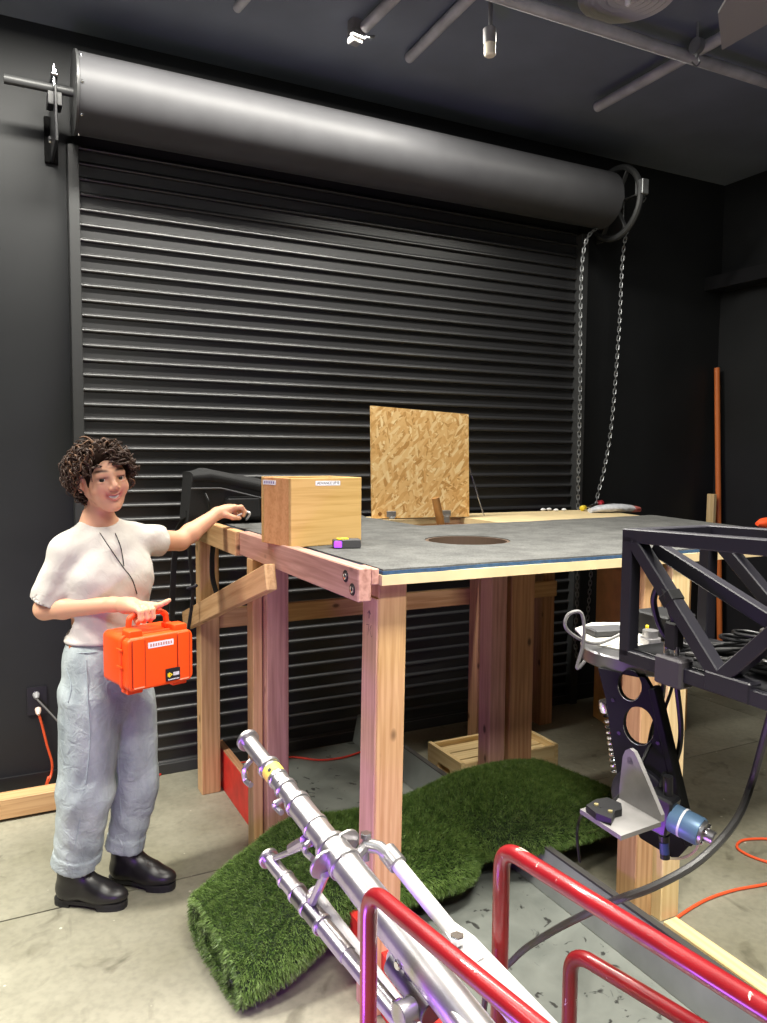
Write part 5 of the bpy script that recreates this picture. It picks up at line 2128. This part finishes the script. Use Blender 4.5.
# ================================================================== orange case in her right hand
case = thing('hard_case', 'bright orange plastic hard case held by the woman', 'case', CASE_C-UP*(CHt/2))
kmw = basis(Vector(cw), Vector((0, 0, 1)), Vector(CASE_C))       # local x width, y up, z outward (toward camera)
if (kmw.to_3x3() @ Vector((0, 0, 1))).dot(Vector(cn)) < 0:
    kmw = basis(-Vector(cw), Vector((0, 0, 1)), Vector(CASE_C))


def kprism(name, loop, z0, z1, mat, parent, bev=0):
    V, Fc = prism_geo([loop], z0, z1)
    bm = bmesh.new()
    vs = [bm.verts.new(v) for v in V]
    for f in Fc:
        bm.faces.new([vs[i] for i in f])
    if bev:
        bm.normal_update()
        bmesh.ops.dissolve_limit(bm, angle_limit=.01, verts=bm.verts, edges=bm.edges)
        es = [e for e in bm.edges if len(e.link_faces) == 2 and e.calc_face_angle(0) > .9]
        bmesh.ops.bevel(bm, geom=es, offset=bev, segments=3, affect='EDGES', profile=.5)
    me = bm_mesh(name, bm, mat)
    smooth_me(me, 30)
    return link(name, me, parent, kmw)


hw_, hh_ = CW/2, CHt/2
kprism('case_body', rrect(-hw_+.006, -hh_+.004, hw_-.006, hh_-.004, .020, 5), -CD*.62, CD*.10, ORANGE, case, .006)
kprism('case_seam', rrect(-hw_, -hh_, hw_, hh_, .018, 5), CD*.08, CD*.16, ORANGE, case, .002)
lid_ = kprism('case_lid', rrect(-hw_+.003, -hh_+.003, hw_-.003, hh_-.003, .022, 5), CD*.15, CD*.38, ORANGE, case, .008)
for sx in (-.078, .078):
    kprism('lid_rib', rrect(sx-.021, -hh_+.010, sx+.021, hh_-.008, .003, 3), CD*.37, CD*.38+.0035, ORANGE, lid_, .001)
    for e_ in (-.021, .021):
        kprism('rib_groove', rrect(sx+e_-.0012, -hh_+.016, sx+e_+.0012, hh_-.012, .0008, 2), CD*.379, CD*.38+.0042, plain('dark_orange', (.40, .025, .004), .6), lid_)
    kprism('rib_foot', rrect(sx-.017, -hh_+.012, sx+.017, -hh_+.016, .001, 2), CD*.38, CD*.38+.0048, plain('pale_orange', (.9, .35, .2), .4), lid_)
    # latches on top and hinge blocks below
    kprism('latch', rrect(sx-.022, hh_-.012, sx+.022, hh_+.016, .005, 3), CD*.02, CD*.30, ORANGE, case, .002)
    kprism('hinge_block', rrect(sx-.026, -hh_-.012, sx+.026, -hh_+.01, .004, 3), CD*.0, CD*.24, ORANGE, case, .002)
stk = kprism('sticker', rrect(-.045, hh_-.043, .043, hh_-.024, .001, 2), CD*.38, CD*.38+.0012, LABEL, lid_)
for i in range(9):
    x = -.038+i*.0088
    kprism('sticker_letter', rrect(x, hh_-.038, x+.005, hh_-.029, .0005, 2), CD*.38, CD*.38+.0018, plain('faded_red_ink', (.55, .25, .2), .6), stk)
pl_ = kprism('name_plate', rrect(.014, -hh_+.016, .063, -hh_+.056, .001, 2), CD*.38, CD*.38+.0055, INK, lid_)
YEL = plain('logo_yellow', (.85, .62, .02), .5)
kprism('logo', [(.018, -hh_+.031), (.023, -hh_+.031), (.023, -hh_+.027), (.036, -hh_+.0365), (.023, -hh_+.046), (.023, -hh_+.042), (.018, -hh_+.042)], CD*.38, CD*.38+.0065, YEL, pl_)
kprism('logo_notch', [(.0265, -hh_+.034), (.031, -hh_+.0365), (.0265, -hh_+.039)], CD*.38, CD*.38+.0070, INK, pl_)
for i in range(5):
    kprism('logo_letter', rrect(.0385+i*.0042, -hh_+.032, .0385+i*.0042+.0030, -hh_+.043, .0003, 2), CD*.38, CD*.38+.0065, LABEL, pl_)
for i in range(8):
    kprism('logo_letter', rrect(.020+i*.005, -hh_+.0195, .0235+i*.005, -hh_+.0225, .0003, 2), CD*.38, CD*.38+.0065, LABEL, pl_)
# side ridges
for zz in (-.01, .045):
    link('side_rib', box_me(.006, .006, CD*.20, ORANGE, .001), case, kmw @ Matrix.Translation((-hw_-.001, zz, CD*.12)))
# carrying handle
hx0 = .068
hz_ = -.02
hpts = [kmw @ Vector((-hx0, hh_-.004, hz_)), kmw @ Vector((-hx0+.004, hh_+.040, hz_)), kmw @ Vector((-hx0+.022, hh_+.052, hz_)), kmw @ Vector((hx0-.022, hh_+.052, hz_)), kmw @ Vector((hx0-.004, hh_+.040, hz_)), kmw @ Vector((hx0, hh_-.004, hz_))]
tube('handle', fillet(hpts, .010, 5), .0095, ORANGED, case, 12)
for sx in (-hx0, hx0):
    link('handle_mount', box_me(.026, .02, .034, ORANGE, .004), case, kmw @ Matrix.Translation((sx, hh_+.004, hz_)))
